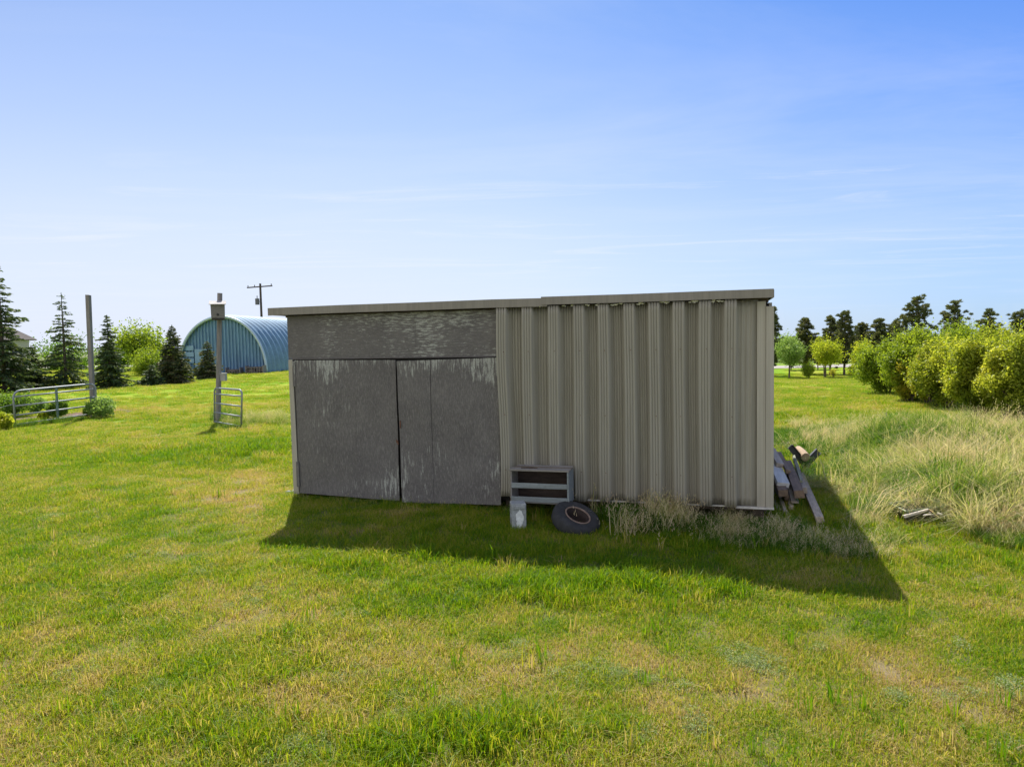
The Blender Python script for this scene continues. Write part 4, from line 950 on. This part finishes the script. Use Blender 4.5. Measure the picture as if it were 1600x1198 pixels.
make_lawn('near_lawn_grass', 14500, 3.2, 13.5, 1.0, 'short patchy green and straw lawn grass in front of the shed', power=.92)
vs = [v.copy() for v in vs]
for v in vs: pass
make_lawn('middle_lawn_grass', 22000, 13.3, 34, 1.25, 'mown green lawn grass beside and behind the shed', power=1.15)
vs = [v.copy() for v in vs]
make_lawn('far_lawn_grass', 20000, 34, 80, 2.1, 'mown green lawn grass far behind the shed', power=.75, lush_gain=.3)
# silvery forbs dotted in the lawn
fs = [forb('forb_a', 260, .13, .05, .02, 'sage', 1), forb('forb_b', 200, .10, .06, .018, 'sage', 2)]
spots = [(550, 965, 3), (415, 998, 4), (415, 915, 3), (325, 888, 3), (295, 905, 2), (335, 1130, 7), (310, 1125, 5), (815, 1020, 4), (950, 1055, 9), (920, 1060, 5), (1018, 1062, 5), (1085, 1145, 5), (1000, 1160, 5), (1170, 1030, 6), (1150, 1025, 4), (570, 1060, 4), (740, 1110, 3), (560, 1040, 3), (75, 815, 4), (490, 1170, 7), (470, 1190, 5), (1390, 1090, 3), (1500, 1080, 3), (1580, 1070, 4), (100, 1060, 4), (860, 930, 3), (215, 870, 3), (200, 1085, 3), (1575, 1165, 4), (380, 950, 3), (610, 1110, 3), (690, 1145, 2), (1300, 1030, 2), (1180, 1045, 4), (60, 960, 2), (1500, 1010, 2)]
X = []; 
for (px, py, k) in spots:
    q = at(px, py)
    for j in range(k): X.append((q.x + rng.normal() * .13, q.y + rng.normal() * .10))
X = np.array(X); scatter('silvery_weeds', fs, np.stack([X[:, 0], X[:, 1], terr(X[:, 0], X[:, 1]) + .01], 1), rng.rand(len(X)) * 6.28, rng.uniform(.6, 1.1, len(X)), rng.randint(0, 2, len(X)), np.zeros(len(X)), 'low silvery green weeds dotted through the front lawn')
k = 420; x, y = view_pts(k, 3.4, 12.5); kp = ~in_shed(x, y, .05); x, y = x[kp], y[kp]; k = len(x)
sv = [tuft('stray_clump_a', 9, .05, .10, .24, .009, .5, 'lawn', 31), tuft('stray_clump_b', 14, .07, .03, .10, .012, 1.6, 'lawn', 32)]
scatter('stray_lawn_weeds', sv, np.stack([x, y, terr(x, y)], 1), rng.rand(k) * 6.28, rng.uniform(.7, 1.3, k), rng.randint(0, 2, k), rng.choice([.05, .12, .3, .6, .95], k), 'coarse single weeds and dead stalks scattered in the front lawn')
# tall weedy grass at right, in patches taken from the photograph: (px, py, radius x, radius y, dryness, height)
tv = [tuft('tall_clump_a', 34, .11, .2, .6, .009, .5, 'tall', 11), tuft('tall_clump_b', 40, .13, .15, .6, .008, .9, 'tall', 12, comb=(-.7, -.5), drop=.6), tuft('tall_clump_c', 26, .12, .25, .75, .006, .7, 'tall', 13, seeds=True, comb=(.4, -.4)), tuft('tall_clump_d', 56, .14, .1, .34, .014, .8, 'tall', 14), tuft('tall_clump_e', 40, .15, .15, .4, .008, 1.6, 'tall', 15, comb=(-1.2, -.6), drop=.8)]
patch = [(1245, 690, 1.1, 1.7, .05, .6), (1300, 735, .8, 1.4, .08, .6), (1330, 780, .55, .8, .5, .6), (1335, 690, 1.3, 1.2, .72, .7), (1300, 672, .8, 1.3, .6, .5), (1400, 690, 1.2, 1.2, .35, .8), (1440, 670, 1.6, 1.5, .42, .8), (1500, 690, 1.4, 1.4, .25, .85), (1560, 690, 1.8, 1.6, .80, .8),
         (1480, 740, 1.4, 1, .60, .95), (1400, 750, 1, .9, .55, .9), (1345, 770, .5, .6, .78, .8), (1560, 755, 1.2, .8, .25, .9), (1440, 775, .9, .5, .22, .75), (1530, 790, 1.1, .6, .62, 1.0), (1590, 800, 1, .6, .75, 1.0), (1390, 800, .5, .4, .25, .6), (1360, 820, .4, .35, .4, .5), (1420, 840, .9, .3, .15, .55), (1500, 842, .8, .25, .2, .55), (1550, 828, .9, .35, .78, 1.0), (1640, 780, 1.5, 1, .6, 1.0), (1650, 700, 2, 2, .6, .9), (1600, 850, .8, .3, .25, .55)]
PX = []
for (px, py, rx, ry, dr_, hh_) in patch:
    q = at(px, py); k = int(185 * rx * ry)
    xx = q.x + rng.normal(size=k) * rx * .55; yy = q.y + rng.normal(size=k) * ry * .55
    for a_, b_ in zip(xx, yy):
        PX.append((a_, b_, dr_ + .0 + rng.normal() * .12 + 1.3 * (float(fbm(a_, b_, 1.4, 3)) - .5), hh_ * rng.uniform(.6, 1.15)))
PX = np.array(PX); keep = ~in_shed(PX[:, 0], PX[:, 1], .12)
# keep the lumber pile and trough clear
for (px, py, r_) in ((1245, 770, .55), (1240, 730, .5), (1225, 790, .4), (1275, 800, .35), (1258, 725, .55), (1260, 775, .5)):
    q = at(px, py); keep &= (PX[:, 0] - q.x) ** 2 + (PX[:, 1] - q.y) ** 2 > r_ * r_
q = at(1440, 826); keep &= ~((np.abs(PX[:, 0] - q.x) < .42) & (PX[:, 1] < q.y + .50) & (PX[:, 1] > q.y - .7))
PX = PX[keep]; k = len(PX)
scatter('tall_weedy_grass', tv, np.stack([PX[:, 0], PX[:, 1], terr(PX[:, 0], PX[:, 1])], 1), rng.normal(size=k) * .9, PX[:, 3] * rng.choice([.7, .9, 1.05, 1.2], k), np.where(PX[:, 2] > .5, rng.choice([0, 1, 2, 4, 4], k), rng.choice([0, 1, 3, 3, 3], k)), np.clip(PX[:, 2], 0, 1), 'tall tangled green and straw grass right of the shed')
# weeds along the foot of the shed wall
wv = [tuft('wall_clump_a', 22, .12, .18, .46, .007, .6, 'tall', 21, seeds=True), tuft('wall_clump_b', 22, .12, .12, .40, .007, .8, 'tall', 22, seeds=True, comb=(.5, -.5)), tuft('wall_clump_c', 44, .13, .08, .28, .010, .8, 'tall', 23)]
Q = []
for k in range(700):
    u = rng.uniform(4.55, 7.6); off = abs(rng.normal()) * .34 + .05
    if off > .85: continue
    cl_ = float(vn(u * 1.0, off * 1.6, 3.1)); dry_ = .76 if (cl_ > (.46 if 4.7 < u < 6.1 else .62) and rng.rand() < .7) else .12
    Q.append((u, -off, dry_, (rng.uniform(.7, 1.25) if u < 6.0 else rng.uniform(.45, .8))))
for k in range(90):   # around block, crate and tyre
    Q.append((rng.uniform(3.75, 4.7), -rng.uniform(.45, .8), .15 if rng.rand() < .6 else .7, rng.uniform(.35, .7)))
for k in range(130): Q.append((rng.uniform(.05, 3.7), -abs(rng.normal()) * .12 - .0, .1 if rng.rand() < .8 else .55, rng.uniform(.2, .42)))
for k in range(60): Q.append((-.02 + rng.normal() * .05, rng.uniform(0, 4), .2, rng.uniform(.3, .6)))
for k in range(260):  # laid-over straw at the foot of the lumber
    Q.append((rng.uniform(6.3, 8.4), -rng.uniform(.45, 1.0), .78 if rng.rand() < .3 else .15, rng.uniform(.4, .7)))
Q = np.array(Q); wx = SO.x + Q[:, 0] * cs + Q[:, 1] * sn; wy = SO.y - Q[:, 0] * sn + Q[:, 1] * cs
tq = at(900, 826); bq = at(808, 826)
kp = ((wx - tq.x) ** 2 + (wy - tq.y) ** 2 > .60 ** 2) & ((np.abs(wx - bq.x) > .22) | (wy > bq.y + .3))
kp &= ~((np.abs(wx - tq.x) < .42) & (wy < tq.y + .1) & (wy > tq.y - .45)); kp &= ~((Q[:, 0] > 3.6) & (Q[:, 0] < 4.75) & (Q[:, 1] > -.56))
wx, wy, Q = wx[kp], wy[kp], Q[kp]; k = len(Q)
scatter('wall_foot_weeds', wv, np.stack([wx, wy, terr(wx, wy)], 1), rng.normal(size=k) * .9, Q[:, 3], np.where(Q[:, 2] > .5, rng.randint(0, 2, k), 2), np.clip(Q[:, 2] + rng.normal(size=k) * .06, 0, 1), 'dry seed-headed weeds and grass along the foot of the shed')
# taller fringe: behind the short gate towards the shed, and below the long gate
Q = []
for (px0, py0, px1, py1, n_, d_, h_) in ((350, 662, 450, 662, 170, .45, .55), (385, 655, 447, 655, 90, .68, .6), (340, 655, 372, 660, 60, .15, .9), (24, 668, 140, 655, 120, .2, .45), (340, 668, 372, 672, 60, .1, .4)):
    A = at(px0, py0); B = at(px1, py1)
    for j in range(n_): p_ = A.lerp(B, rng.rand()); Q.append((p_.x + rng.normal() * .15, p_.y + rng.normal() * .25, d_ + rng.normal() * .1, h_ * rng.uniform(.6, 1.2)))
Q = np.array(Q); k = len(Q); fv = [v.copy() for v in tv]
scatter('fence_line_grass', fv, np.stack([Q[:, 0], Q[:, 1], terr(Q[:, 0], Q[:, 1])], 1), rng.rand(k) * 6.28, Q[:, 3], rng.randint(0, 4, k), np.clip(Q[:, 2], 0, 1), 'unmown grass fringe around the two gates and towards the shed')
